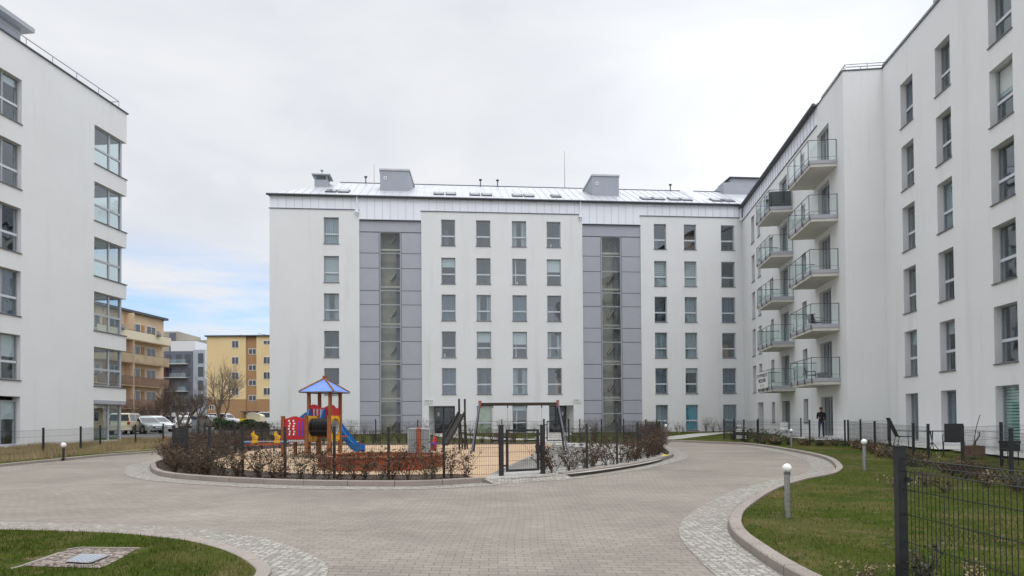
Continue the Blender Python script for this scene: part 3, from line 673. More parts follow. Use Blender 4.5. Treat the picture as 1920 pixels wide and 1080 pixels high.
# roof: hipped at the left end
DR=6.0; RZ=EAVE+.52*DR
ro=MB(); e0=-.15
A=(e0,-.14,EAVE);B=(CL+14,-.14,EAVE);Cc=(CL+14,DR,RZ);D=(4.45,DR,RZ);E_=(e0,13.1,EAVE);G=(CL+14,13.1,EAVE)
ro.quad(A,B,Cc,D); ro.quad(A,D,E_); ro.quad(D,Cc,G,E_)
def rz(d): return EAVE+.52*(d+.14)*DR/(DR+.14)
n=62
for i in range(1,n):
    x=e0+(CL+1.0-e0)*i/n; dmax=min(DR,(x-e0)*DR/(4.45-e0)) if x<4.45 else DR
    s_=.52*DR/(DR+.14)
    ro.add([(x-.012,-.14,EAVE),(x+.012,-.14,EAVE),(x+.012,dmax,EAVE+s_*(dmax+.14)),(x-.012,dmax,EAVE+s_*(dmax+.14)),(x-.012,-.14,EAVE+.035),(x+.012,-.14,EAVE+.035),(x+.012,dmax,EAVE+s_*(dmax+.14)+.035),(x-.012,dmax,EAVE+s_*(dmax+.14)+.035)],[(0,1,5,4),(1,2,6,5),(3,0,4,7),(4,5,6,7)])
roof=ro.build('roof',M['zincroof'],CB)
g=MB(); g.tube([(e0-.05,-.2,EAVE-.03),(CL-.1,-.2,EAVE-.03)],.085,8); g.box(e0,CL-.1,-.13,.03,EAVE-.06,EAVE-.005); g.build('gutter',M['darkmetal'],CB)
rd=MB(); rd.tube([(4.4,DR,RZ+.02),(CL+2,DR,RZ+.02)],.05,6); rd.build('ridge_capping',M['darkmetal'],roof)
for x in (6.62,24.18,CL-.12):
    d=MB(); d.tube([(x,-.2,EAVE-.08),(x,-.12,EAVE-.25),(x,-.1,17.95)],.055,8); d.box(x-.13,x+.13,-.26,-.02,17.78,18.0); d.tube([(x,-.14,17.8),(x,-.14,17.6)],.05,8); d.build('downpipe',M['zinc'],CB)
# roof boxes
def roofbox(x0,x1,d0,d1,ztop,slope_side):
    o=MB()
    zf=EAVE+.51*d0-.3
    if slope_side=='r': top=[(x0,d0),(x1-.0,d0),(x1,d1),(x0,d1)]; bx1=x1+.5; bx0=x0
    else: bx1=x1; bx0=x0-.5
    o.add([(x0,d0,zf),(x1,d0,zf),(bx1,d1,zf),(bx0,d1,zf),(x0,d0,ztop),(x1,d0,ztop),(bx1 if slope_side=='r' else x1,d1,ztop-.9),(bx0 if slope_side=='l' else x0,d1,ztop-.9)],[(0,3,2,1),(4,5,6,7),(0,1,5,4),(1,2,6,5),(2,3,7,6),(3,0,4,7)])
    b=o.build('roof_box',M['box'],CB)
    t=MB(); t.add([(x0-.06,d0-.08,ztop),(x1+.06,d0-.08,ztop),((bx1 if slope_side=='r' else x1)+.06,d1,ztop-.9),((bx0 if slope_side=='l' else x0)-.06,d1,ztop-.9),(x0-.06,d0-.08,ztop+.14),(x1+.06,d0-.08,ztop+.14),((bx1 if slope_side=='r' else x1)+.06,d1,ztop-.76),((bx0 if slope_side=='l' else x0)-.06,d1,ztop-.76)],[(0,3,2,1),(4,5,6,7),(0,1,5,4),(1,2,6,5),(2,3,7,6),(3,0,4,7)]); t.build('coping',M['zincroof'],b)
    v=MB(); v.box(x0+.3,x0+.54,d0-.03,d0,ztop-.75,ztop-.5); v.build('vent_grille',M['white'],b)
    v=MB(); v.box(x0+.37,x0+.47,d0-.04,d0-.03,ztop-.68,ztop-.57); v.build('vent_hole',M['darkmetal'],b)
roofbox(8.14,10.5,2.5,6.5,22.1,'r'); roofbox(25.7,28.0,2.5,6.5,22.1,'l')
ch=MB(); ch.box(2.7,3.8,3.6,4.8,20.2,21.6); c_=ch.build('chimney',M['box'],CB)
ct=MB(); ct.box(2.5,4.0,3.4,5.0,21.95,22.03); 
for x in (2.75,3.7):
    for y in (3.65,4.7): ct.box(x-.04,x+.04,y-.04,y+.04,21.6,21.95)
ct.tube([(3.2,4.2,22.0),(3.2,4.2,22.5)],.035,6); ct.tube([(3.2,4.2,22.5),(3.2,4.2,22.6)],[.10,.14],8); ct.build('cowl',M['box'],c_)
for x in (6.6,16.5,18.0,33.6):
    v=MB(); v.tube([(x,DR-.1,RZ-.2),(x,DR-.1,RZ+.45)],.05,6); v.tube([(x,DR-.1,RZ+.45),(x,DR-.1,RZ+.55)],[.11,.15],8); v.build('vent_pipe',M['darkmetal'],CB)
v=MB(); v.tube([(24.0,DR,RZ-.2),(24.0,DR,RZ+1.5),(24.0,DR,RZ+3.3)],[.03,.02,.012],5); v.build('antenna_mast',M['rail'],CB)
v=MB(); v.tube([(7.3,DR,RZ-.2),(7.3,DR,RZ+1.7)],[.02,.012],5); v.build('antenna_mast',M['rail'],CB)
# skylights
def skylight(x0,x1,dark=False,d0=1.0,d1=2.0):
    z=lambda d:rz(d)
    f=MB(); t=.1
    f.add([(x0,d0,z(d0)),(x1,d0,z(d0)),(x1,d1,z(d1)),(x0,d1,z(d1)),(x0,d0,z(d0)+t),(x1,d0,z(d0)+t),(x1,d1,z(d1)+t),(x0,d1,z(d1)+t)],[(4,5,6,7),(0,1,5,4),(1,2,6,5),(2,3,7,6),(3,0,4,7)])
    o=f.build('roof_window',M['darkmetal'],roof)
    p=MB(); i=.09; p.quad((x0+i,d0+i,z(d0+i)+t+.01),(x1-i,d0+i,z(d0+i)+t+.01),(x1-i,d1-i,z(d1-i)+t+.01),(x0+i,d1-i,z(d1-i)+t+.01)); p.build('pane',M['carglass' if dark else 'glassroof'],None).parent=o
M['glassroof']=mat('roof_window_glass',(.25,.28,.3),.05,0,spec=1.0)
for a,b in ((4.0,5.85),(12.5,14.3),(15.4,17.2),(18.85,20.65),(29.6,31.5),(31.95,33.85),(35.6,37.5)):
    m_=(a+b)/2; skylight(a,m_-.06); skylight(m_+.06,b)
skylight(22.05,22.85,True)
# low raised wedge near the wing junction
wz=MB(); wz.add([(34.2,0.6,rz(.6)),(34.3,5.6,rz(5.6)),(36.2,5.6,rz(5.6)-.2),(36.0,2.5,rz(2.5)),(34.6,4.2,rz(4.2)+.22),(34.5,5.6,rz(5.6)+.2),(35.4,5.6,rz(5.6)+.16)],[(0,4,5,1),(0,3,4),(3,2,6,4),(4,6,5),(5,6,2,1)]); wz.build('roof_wedge',M['zincroof'],roof)
# big plant box at right end
pb=MB(); pb.box(38.2,44,5.0,8.4,21.2,22.75); o=pb.build('plant_room',M['box'],CB)
pl=MB(); pl.box(39.0,42.5,5.3,7.6,22.75,23.25); pl.build('louvre_box',M['frame'],o)
pl=MB(); pl.box(38.8,42.7,5.1,7.8,23.25,23.34); pl.build('cap',M['darkmetal'],o)
# entrance number signs
for x,txt in ((12.03,'127B A2'),(23.8,'127B 17')):
    s=MB(); s.box(x-.37,x+.37,-.03,-.005,2.94,3.34); so_=s.build('number_sign',M['white'],CB)
    text_mesh(so_,'sign_lettering',txt,.2,(x,-.035,3.16),(R(90),0,0),M['text'])
    s=MB(); s.box(x-.3,x+.3,-.033,-.03,3.0,3.02); s.build('sign_rule',M['text'],so_)

# ======================================================== right wing
def wline(x0,m,ya,yb): return (x0+m*ya,ya),(x0+m*yb,yb)
p0,p1=wline(12.88,.109,55.6,33.6); az2,WL=bframe(p0,p1)
WB=empty('apartment_wing',(p0[0],p0[1],0),az2,'white right hand apartment wing carrying two stacks of glass balconies','apartment building')
wt=[17.15,14.15,11.3,8.45,5.65]; WE=18.9
# columns (s0,s1,height,kind)
k=WL/21.93
c1=(3.0,3.95); c2=(4.95,5.75); c3=(8.25,9.05); dF=(10.75,12.5); c4=(15.2,16.05); dN=(18.2,20.05)
H=[]; SP=[]
for t in wt:
    SP+= [(c1,t-2.05,t,'w'),(c2,t-2.05,t,'w'),(c3,t-1.45,t,'w'),(dF,t-2.27,t,'d'),(c4,t-1.45,t,'w'),(dN,t-2.27,t,'d')]
SP+=[(c3,1.35,2.72,'w'),(dF,.62,2.72,'d'),(c4,1.35,2.72,'w'),(dN,.62,2.72,'d')]
H=[(c[0],c[1],a,b) for c,a,b,_ in SP]+[(4.35,6.0,.5,2.8)]
w1=MB(); wallsheet(w1,.02,18.25,BASE,17.72,[h for h in H if h[1]<18],.4); wallsheet(w1,18.25,WL,BASE,18.78,[h for h in H if h[0]<18.25 and h[1]>18.25 or h[0]>=18.2],.4)
w1.box(WL-.4,WL-.002,.401,2.2,BASE,18.78)
w1.build('wall',M['plaster'],WB)
rooms(WB,.1,WL-.45,2.5,[.55,3.35,6.15,9.0,11.85,14.85],17.7,.42,sides=[dF,dN])
rn=random.Random(3)
for c,a,b,kd in SP:
    if kd=='w': window(WB,c[0],c[1],a,b,transom=None if b-a<1.6 else .38,content=rn.choice([None,'curtain','curtain_dark','roller',None]),y=.2)
    else: window(WB,c[0],c[1],a,b,transom=None,mull=[.5],sill=False,content=rn.choice([None,'curtain','curtain_dark',None]),y=.2)
er=MB(); er.box(4.27,4.35,.4,1.5,.4,2.9); er.box(6.0,6.08,.4,1.5,.4,2.9); er.box(4.35,6.0,.4,1.5,2.8,2.9); er.box(4.27,6.08,1.5,1.6,.4,2.9); er.build('entrance_recess',M['plaster'],WB)
seamstrip(WB,0.1,18.25,17.76,WE-.02,.05,.6)
f=MB(); f.box(.1,18.3,-.05,.03,17.72,17.76); f.build('drip_flashing',M['darkmetal'],WB)
g=MB(); g.tube([(-.3,-.2,WE-.02),(18.35,-.2,WE-.02)],.09,8); g.box(.05,18.3,-.13,.05,WE-.07,WE-.005); g.build('gutter',M['darkmetal'],WB)
ro=MB(); ro.quad((-8,-.14,WE),(18.3,-.14,WE),(18.3,6,WE+3.05),(-8,6,WE+3.05)); ro.quad((-8,6,WE+3.05),(18.3,6,WE+3.05),(18.3,12,WE),(-8,12,WE)); ro.quad((18.3,-.14,WE),(18.3,12,WE),(18.3,6,WE+3.05))
ro.build('roof',M['zincroof'],WB)
bk=MB(); bk.box(0,WL,12,12.3,BASE,18.5); bk.build('back_wall',M['plaster'],WB)
d=MB(); d.box(18.3,WL+.03,-.04,2.2,18.78,18.84); d.build('parapet_coping',M['darkmetal'],WB)
tr=MB(); tr.box(18.4,WL-.1,.5,2.1,18.5,18.77); tr.build('flat_roof',M['box'],WB)
hr=MB(); hr.tube([(18.6,.15,19.15),(WL-.1,.15,19.15),(WL-.1,2.2,19.15)],.025,6); 
for a,b in ((18.6,.15),(20.3,.15),(WL-.1,.15),(WL-.1,1.2),(WL-.1,2.15)): hr.tube([(a,b,18.84),(a,b,19.15)],.02,6)
hr.build('roof_rail',M['steel'],WB)
# balconies
def balcony(s0,s1,z,dep=1.33,screen=False,name='balcony'):
    b=MB(); b.box(s0,s1,-dep,-.002,z,z+.2); o=b.build(name,M['soffit'],WB)
    e=MB(); e.box(s0-.03,s1+.03,-dep-.04,-dep-.005,z+.16,z+.34); e.box(s0-.035,s0-.005,-dep,0,z+.16,z+.34); e.box(s1+.005,s1+.035,-dep,0,z+.16,z+.34); e.build('edge_channel',M['panel'],o)
    r=MB(); zt=z+1.38; q=.03
    r.tube([(s0+q,-.02,zt),(s0+q,-dep-.05,zt),(s1-q,-dep-.05,zt),(s1-q,-.02,zt)],.024,6)
    n=3
    for i in range(n+1):
        x=s0+q+(s1-s0-2*q)*i/n; r.tube([(x,-dep-.07,z+.1),(x,-dep-.07,zt)],.02,6); r.box(x-.05,x+.05,-dep-.09,-dep-.045,z+.08,z+.3)
    r.tube([(s0+q,-dep-.05,z+.52),(s1-q,-dep-.05,z+.52)],.01,5); r.tube([(s1-q,-.02,z+.52),(s1-q,-dep-.05,z+.52)],.01,5)
    r.tube([(s1-q,-.6,z+.1),(s1-q,-.6,zt)],.018,6); r.tube([(s1-q,-.03,z+.1),(s1-q,-.03,zt)],.018,6)
    r.build('railing',M['rail'],o)
    gl=MB()
    for i in range(n):
        a=s0+q+(s1-s0-2*q)*i/n+.04; c=s0+q+(s1-s0-2*q)*(i+1)/n-.04; gl.quad((a,-dep-.04,z+.36),(c,-dep-.04,z+.36),(c,-dep-.04,zt-.08),(a,-dep-.04,zt-.08))
    gl.quad((s1-q,-.05,z+.36),(s1-q,-.58,z+.36),(s1-q,-.58,zt-.08),(s1-q,-.05,zt-.08)); gl.quad((s1-q,-.62,z+.36),(s1-q,-dep+.02,z+.36),(s1-q,-dep+.02,zt-.08),(s1-q,-.62,zt-.08))
    gl.quad((s0+q,-.05,z+.36),(s0+q,-dep+.02,z+.36),(s0+q,-dep+.02,zt-.08),(s0+q,-.05,zt-.08))
    gl.build('balustrade_glass',M['glass_rail'],o)
    return o
bz=[14.4,11.6,8.8,6.02,3.28]
for z in bz: balcony(17.6,21.2,z)
far=[balcony(10.4,13.65,z) for z in bz]
WM=Matrix.Translation(Vector((p0[0],p0[1],0)))@Matrix.Rotation(az2,4,'Z')
def wl(s,y,z): return tuple(WM@Vector((s,y,z)))
# dark privacy screen on the top far balcony
sc_=MB(); sc_.box(13.55,13.585,-1.3,-.06,14.78,15.7); sc_.box(12.6,13.56,-1.335,-1.31,14.78,15.7)
o=sc_.build('privacy_screen',M['mesh_fabric']); o.matrix_world=WM; tag(o,'dark fabric screen tied round the railing of the topmost far balcony','privacy screen')
# banner on lowest far balcony
bn=empty('banner',wl(11.0,-1.44,3.62),az2,'white banner with dark lettering hung on the lowest far balcony railing','banner')
s=MB(); s.box(-.8,1.95,-.02,0,-.08,1.0); s.build('cloth',M['white'],bn)
text_mesh(bn,'lettering','DO WYNAJĘCIA',.34,(.58,-.025,.76),(R(90),0,0),M['text']); text_mesh(bn,'lettering','MIESZKANIE',.34,(.58,-.025,.42),(R(90),0,0),M['text'])
text_mesh(bn,'lettering','601 234 567',.2,(.58,-.025,.12),(R(90),0,0),M['frame_light'])

# ======================================================== near right block
q0,q1=wline(14.9,.105,33.9,8.0); az3,NLn=bframe(q0,q1)
NB=empty('apartment_block',(q0[0],q0[1],0),az3,'tall white block nearest on the right with deep set window columns','apartment building')
nt_=[17.05,14.12,11.28,8.42,5.52]; NP=18.82
cols=[(2.13,3.32),(5.27,6.45),(9.06,10.42),(13.2,14.5),(16.5,17.8)]
HN=[(c[0]+.2,c[1]+.2,t-2.06,t) for c in cols for t in nt_]+[(c[0]+.2,c[1]+.2,.5,2.66) for c in cols]
w1=MB(); wallsheet(w1,0,NLn,BASE,NP,HN,.42)
w1.build('wall',M['plaster'],NB)
# return wall (faces the camera) between the wing corner and this block
ax,ay=p1; rv=MB(); 
e0_=Vector((p1[0],p1[1],0)); e1_=Vector((q0[0],q0[1],0))
inv=(Matrix.Translation(Vector((q0[0],q0[1],0)))@Matrix.Rotation(az3,4,'Z')).inverted()
a_=inv@e0_
rv.box(.003,.35,a_.y+.01,.0,BASE,NP-.02); rv.build('return_wall',M['plaster'],NB)
rooms(NB,.1,NLn-.3,2.6,[.4,3.3,6.2,9.05,11.95,14.8],NP-.1,.44)
cont={(0,0):'curtain_dark',(1,0):None,(2,0):None,(0,1):None,(1,1):'items',(2,1):'roller',(0,2):None,(1,2):'curtain',(2,2):None,(0,3):None,(1,3):'items',(2,3):None,(0,4):'roller',(1,4):'roller',(2,4):None}
for ci,c in enumerate(cols):
    for r,t in enumerate(nt_):
        window(NB,c[0]+.2,c[1]+.2,t-2.06,t,y=.24,content=cont.get((ci,r)),open_top=(ci==2 and r==1),transom=.4,label='window with its upper pane tilted inward' if (ci==2 and r==1) else None)
    window(NB,c[0]+.2,c[1]+.2,.5,2.66,y=.24,content='blind_green' if ci==2 else ('curtain_dark' if ci==1 else None),transom=None,sill=False,label='ground floor door with closed pale green slatted blind' if ci==2 else None)
d=MB(); d.box(-.02,NLn,-.05,.45,NP,NP+.05); d.box(-.02,.36,a_.y-.04,-.05,NP,NP+.05); d.build('parapet_coping',M['darkmetal'],NB)
fr_=MB(); fr_.box(0,NLn,.45,12,NP-.3,NP-.2); fr_.build('flat_roof',M['box'],NB)
hr=MB(); hr.tube([(.15,.15,NP+.33),(NLn,.15,NP+.33)],.025,6); hr.tube([(.15,.15,NP+.33),(.15,a_.y+.3,NP+.33)],.025,6)
for i in range(14): hr.tube([(.15+i*1.9,.15,NP),(.15+i*1.9,.15,NP+.33)],.02,6)
for yy in (-.9,-1.7): hr.tube([(.15,yy,NP),(.15,yy,NP+.33)],.02,6)
hr.build('roof_rail',M['steel'],NB)
ph=MB(); ph.box(4.2,NLn,1.3,9,NP-.2,NP+1.2); o=ph.build('penthouse',M['zinc'],NB); t_=MB(); t_.box(3.7,NLn,.85,9.3,NP+1.2,NP+1.34); t_.build('penthouse_roof',M['frame'],o)
t_=MB(); t_.box(1.7,2.7,.8,1.8,NP-.2,NP+.85); o=t_.build('chimney',M['zinc'],NB); t_=MB(); t_.box(.2,1.5,.9,2.6,NP-.2,NP+.3); t_.build('roof_hatch',M['frame'],NB)
# overflow hopper in the inner corner
t_=MB(); t_.box(-.32,-.02,-.42,-.05,17.15,17.42); t_.tube([(-.1,-.2,17.4),(-.1,-.2,17.75)],.07,8); t_.build('rain_hopper',M['zinc'],NB)
bk=MB(); bk.box(0,NLn,11.8,12,BASE,NP); bk.build('back_wall',M['plaster'],NB)

# ======================================================== left block
l0,l1=wline(-25.9,.109,6.0,38.4); az4,LLn=bframe(l0,l1)
LB=empty('apartment_block',(l0[0],l0[1],0),az4,'white block on the left with glazed corner windows on every floor','apartment building')
off=LLn-18.52
lt=[17.42,14.40,11.46,8.56,5.63]; LP=19.1
win=(11.3-3.0+off,11.3+off); cw=(15.98+off,LLn+1)
hl=[]
for t in lt: hl+=[(*win,t-2.06,t),(*cw,t-2.06,t),(win[0]-6,win[1]-6,t-2.06,t)]
hl+=[(*win,.62,2.82),(*cw,.62,2.82),(win[0]-6,win[1]-6,.62,2.82)]
w1=MB(); wallsheet(w1,0,LLn,BASE,LP,hl,.4)
# end wall
EM=Matrix.Translation((LLn,0,0))@Matrix.Rotation(R(90),4,'Z')
wallsheet(w1,.401,12,BASE,LP-.001,[(-1,2.4,a,b) for _,_,a,b in [h for h in hl if h[1]>LLn]],.38,y=0,mx=EM)
w1.box(LLn-.38,LLn-.001,2.4,12,BASE,BASE+.01)
w1.build('wall',M['plaster'],LB)
fl2=[.5,3.35,6.3,9.2,12.1,15.1]
rooms(LB,.1,LLn-.45,4.2,fl2,LP-.1,.42,sides=[(cw[0]-.5,99),(win[0],win[1]),(win[0]-6,win[1]-6)])
for t,b in [(t,t-2.06) for t in lt]+[(2.82,.62)]:
    gf=t<3
    for dx in (0,-6): window(LB,win[0]+dx,win[1]+dx,b,t-(.18 if gf else 0),y=.18,transom=None if gf else .4,mull=[.35,.7],content=random.choice(['curtain_dark',None,'roller']),sill=not gf)
    # corner window
    tt=t-(.2 if gf else 0); x0=cw[0]; x1=LLn-.2; y=.15
    f=MB(); f.box(x0,x0+.06,y,y+.08,b,tt); f.box(x1-.13,x1,y,y+.13,b,tt); f.box(x0+.06,x1-.13,y,y+.08,b,b+.06); f.box(x0+.06,x1-.13,y,y+.08,tt-.06,tt)
    xm=x0+(x1-x0)*.56; f.box(xm-.05,xm+.05,y-.006,y+.08,b+.06,tt-.06)
    if not gf: f.box(x0+.06,xm-.05,y-.003,y+.08,b+.84,b+.95); f.box(xm+.05,x1-.13,y-.003,y+.08,b+.84,b+.95)
    f.box(x1-.08,x1,y+.13,2.35,b,b+.06); f.box(x1-.08,x1,y+.13,2.35,tt-.06,tt);
    o=f.build('corner_window',M['frame_light'],LB)
    p=MB(); p.quad((x0+.05,y+.04,b+.05),(x1-.1,y+.04,b+.05),(x1-.1,y+.04,tt-.05),(x0+.05,y+.04,tt-.05)); p.quad((x1-.04,y+.1,b+.05),(x1-.04,2.35,b+.05),(x1-.04,2.35,tt-.05),(x1-.04,y+.1,tt-.05)); p.build('pane',M['glass_clear'],o)
    if not gf:
        s=MB(); s.box(x0-.03,LLn+.04,-.05,y,b-.04,b); s.build('sill',M['sill'],o)
    else:
        s=MB(); s.box(x0,LLn-.05,-.02,.1,tt,t); s.build('shutter_box',M['panel'],o)
d=MB(); d.box(0,LLn+.08,-.07,.4,LP,LP+.06); d.build('parapet_coping',M['darkmetal'],LB)
fr_=MB(); fr_.box(0,LLn-.39,.41,12,LP-.3,LP-.2); fr_.build('flat_roof',M['box'],LB)
hr=MB(); hr.tube([(0,.3,LP+.62),(LLn-.25,.3,LP+.62)],.025,6); hr.tube([(LLn-.25,.3,LP+.62),(LLn-.25,3,LP+.62)],.025,6)
for i in range(20):
    x=LLn-.25-i*1.6
    if x>0: hr.tube([(x,.3,LP),(x,.3,LP+.62)],.018,6)
hr.build('roof_rail',M['steel'],LB)
ph=MB(); ph.box(2,28.6,3.0,9,LP-.2,LP+2.75); o=ph.build('penthouse',M['box'],LB); t_=MB(); t_.box(1.8,29.0,2.55,9.4,LP+2.75,LP+2.98); t_.build('penthouse_roof',M['frame'],o)
bk=MB(); bk.box(0,LLn-.4,11.8,12,BASE,LP); bk.build('back_wall',M['plaster'],LB)
#PART2
# ======================================================== fences
def fence(pts,h,label,group=None,wire=.0055,step=.05,rows=None,zoff=.0,post=.028,cap=True,skip=(),bends=False,name='mesh_fence',nopost=()):
    z0=[terr(x,y)+zoff for x,y in pts]
    root=empty(name,(pts[0][0],pts[0][1],z0[0]),0,label,'fence',group)
    ox,oy,oz=root.location
    for i,(x,y) in enumerate(pts):
        if i in nopost or i-len(pts) in nopost: continue
        p=MB(); p.box(x-ox-post,x-ox+post,y-oy-post,y-oy+post,z0[i]-oz-.3,z0[i]-oz+h+.06)
        if cap: p.box(x-ox-post-.006,x-ox+post+.006,y-oy-post-.006,y-oy+post+.006,z0[i]-oz+h+.06,z0[i]-oz+h+.075)
        p.build('post',M['black'],root)
    rows=rows or [.06,.26,.46,.66,.86,h-.02]
    for i in range(len(pts)-1):
        if i in skip: continue
        a=Vector((pts[i][0]-ox,pts[i][1]-oy,z0[i]-oz)); b=Vector((pts[i+1][0]-ox,pts[i+1][1]-oy,z0[i+1]-oz)); d=b-a; L=d.length
        d2=Vector((d.x,d.y,0)).normalized(); nrm=Vector((-d2.y,d2.x,0)); m=MB(); r=wire/2
        def pt(t,z,o=0): return a+d*t+Vector((0,0,z))+nrm*o
        n=int((L-.08)/step)
        for k in range(1,n):
            t=(.04+k*(L-.08)/n)/L
            if bends:
                prof=[(0.03,0)]
                for zb in rows: prof+=[(zb-.05,0),(zb,.03),(zb+.05,0)]
                prof=[q for q in prof if q[0]<=h+.02]
                m.tube([pt(t,z,o) for z,o in prof],r,4,caps=False)
            else: m.tube([pt(t,.03,r),pt(t,h,r)],r,3,caps=False)
        for z in (sum([[q-.05,q,q+.05] for q in rows],[]) if bends else rows):
            o_=.03+r if (bends and z in rows) else 0
            m.tube([pt(.02/L,z,o_),pt(1-.02/L,z,o_)],r*(1.15 if bends else 1.4),4,caps=False)
        if bends:
            for z in (.14,.36,.58,.78): m.tube([pt(.02/L,z,r*2),pt(1-.02/L,z,r*2)],r*1.1,4,caps=False)
        m.build('mesh_panel',M['wire'],root)
    return root
PP=[gp(*p) for p in [(319,873),(325.5,880),(349,886.5),(393,891),(455,897),(534.5,900),(627,902),(729,904),(832.5,902),(940,899)]]
PP=[(-10.9,24.2),(-10.75,22.6)]+PP[1:]
fence(PP,1.08,'dark mesh fence along the kerb left of the front playground gate',zoff=.07,nopost=(-1,))
PR=[gp(*p) for p in [(1018,895),(1100.5,885.5),(1157,875.5),(1196,866)]]+[(5.15,23.9),(5.75,27.2),(5.95,30.4)]
fence(PR,1.08,'dark mesh fence curving round the right end of the playground',zoff=.07,nopost=(0,-1))
PF=[(5.95,30.4),(5.4,33.1),(4.35,33.3),(3.3,33.3),(2.75,33.3)]
fence(PF,1.08,'dark mesh fence behind the playground, right of its rear gate',zoff=.07,nopost=(-1,))
PB=[(1.55,33.3)]+[(1.55-2.05*i,33.3) for i in range(1,6)]+[(-10.2,32.0),(-11.0,30.0),(-11.2,27.6),(-10.95,25.6)]
fence(PB,1.08,'dark mesh fence closing the rear and far left of the playground',zoff=.07,nopost=(0,))
def gate(a,b,label,open_=0,h=1.05):
    ax,ay=a; L=(Vector(b)-Vector(a)).length; ang=math.atan2(b[1]-a[1],b[0]-a[0])
    g=empty('playground_gate',(ax,ay,terr(ax,ay)+.09),ang,label,'gate')
    for x in (.0,L):
        p=MB(); p.box(x-.045,x+.045,-.045,.045,-.3,h+.09); p.box(x-.05,x+.05,-.05,.05,h+.09,h+.105); p.build('gate_post',M['black'],g)
    f=MB(); x0=.13; x1=L-.1
    f.box(x0,x0+.05,-.02,.03,.08,h); f.box(x1-.05,x1,-.02,.03,.08,h); f.box(x0+.05,x1-.05,-.02,.03,h-.05,h); f.box(x0+.05,x1-.05,-.02,.03,.08,.13)
    o=f.build('gate_frame',M['black'],g)
    m=MB(); n=int((x1-x0-.1)/.05)
    for i in range(1,n): x=x0+.05+(x1-x0-.1)*i/n; m.tube([(x,.005,.13),(x,.005,h-.05)],.0028,4,caps=False)
    for z in (.33,.53,.73,.9): m.tube([(x0+.05,.005,z),(x1-.05,.005,z)],.0035,4,caps=False)
    m.build('gate_mesh',M['wire'],o)
    l=MB(); l.box(x1-.06,x1+.01,-.05,.05,.5,.68); l.tube([(x1-.02,-.08,.62),(x1-.14,-.08,.62)],.01,6); l.build('lock',M['black'],o)
    for hz in (.2,h-.2): hg=MB(); hg.box(.045,x0,-.012,.012,hz,hz+.04); hg.build('hinge',M['black'],g)
    return g
gate(gp(940,899),gp(1018,895),'front playground gate facing the paved road, mesh in a dark frame')
gate((1.55,33.3),(2.75,33.3),'rear playground gate in front of the right entrance path')
# left block garden fence
fence([(-17.1,12.0),(-17.1,14.5),(-17.15,17),(-17.15,19.6),(-17.15,22.3),gp(81,857),(-17.5,27.7),gp(188,842),(-18.2,33.0),(-18.5,36.2)],1.0,'dark mesh fence in the dry grass before the left block',rows=[.2,.5,.75,.98],wire=.005,step=.06)
# right gardens
def at_line(px,a,b):
    d=raydir(px,800); a=Vector(a); b=Vector(b); e=b-a
    # a+e*s = (d.x,d.y)*t
    det=e.x*(-d.y)-e.y*(-d.x); s=((-a.x)*(-d.y)-(-a.y)*(-d.x))/det; q=a+e*s; return (q.x,q.y)
GA,GB_,GC=(11.35,36.6),(11.1,31.2),(14.25,28.6)
L2a,L2b=(14.25,28.6),(8.9,10.6)
f1=[GA,(11.3,34.8),(11.2,33.0),at_line(1420,GB_,GC),at_line(1518,GB_,GC),at_line(1584,GB_,GC)]
fence(f1,1.0,'dark mesh fence round the far garden before the balconies',zoff=.1,wire=.0045,step=.06)
f2=[at_line(px,L2a,L2b) for px in (1590,1640,1668,1712,1740)]
fence(f2,1.0,'dark mesh fence of the middle garden behind the second globe lamp',zoff=.1,wire=.0045,step=.06)
f3=[at_line(px,L2a,L2b) for px in (1804,1895)]+[(8.6,9.6)]
fence(f3,1.0,'dark mesh fence before the nearest terrace on the right',zoff=.1,wire=.0045,step=.06)
fence([at_line(1804,L2a,L2b),(12.6,17.6),(14.2,18.6),(16.2,19.8)],1.0,'dark mesh fence dividing the two nearest terraces',zoff=.15,wire=.0045,step=.08,nopost=(0,))
fence([(14.1,28.9),(15.2,29.8),(17.4,31.6)],1.0,'dark mesh fence dividing the middle gardens by the inner corner',zoff=.12,wire=.0045,step=.08,nopost=(0,))
fence([(11.35,36.6),(13.3,36.9),(15.9,37.6)],1.0,'dark mesh fence dividing the far garden from the entrance path',zoff=.12,wire=.0045,step=.08,nopost=(0,))
# foreground fence with bends
ff=fence([(xat(1686,5.6),5.6),(3.24,3.1),(3.3,.6)],1.06,'tall dark wire fence with bent mesh in the right foreground',zoff=.09,wire=.0072,step=.05,rows=[.98],post=.034,bends=True)
c=MB(); c.tube([(.035,-.04,.86),(.075,-.04,.86)],.014,8); c.box(.03,.045,-.06,-.02,.84,.88); c.build('clamp',M['black'],ff)

# ======================================================== globe lamps
def lamp(px,py,h,label,r=.062,g='globe bollard lamps',loc=None,short=False):
    x,y=loc or gp(px,py,.075)
    o=empty('bollard_lamp',(x,y,terr(x,y)+.06),0,label,'bollard lamp',g)
    p=MB(); p.tube([(0,0,-.1),(0,0,h)],r*.62 if not short else r*.4,14); p.tube([(0,0,0),(0,0,.012)],r*1.05,14); p.build('column',M['steel'] if not short else M['black'],o,smooth=False)
    c=MB(); c.tube([(0,0,h),(0,0,h+.03)],r*.72,14); c.build('collar',M['rail'],o)
    s=MB(); s.sphere((0,0,h+.03+r*.92),r,20,14); s.build('globe',M['globe'],o,smooth=True,weld=True)
    return o
lamp(1477,971,.60,'nearest globe lamp on a steel column in the right lawn')
lamp(1621,882,.62,'globe lamp standing alone in the middle of the right lawn',r=.07)
lamp(1484,839,.62,'globe lamp beside the lawn kerb before the far garden')
lamp(1249,827,.70,'globe lamp where the footpath meets the paved road',r=.075)
lamp(1273,811,.5,'globe lamp against the white wall beside the teal curtain',loc=(12.55,51.2))
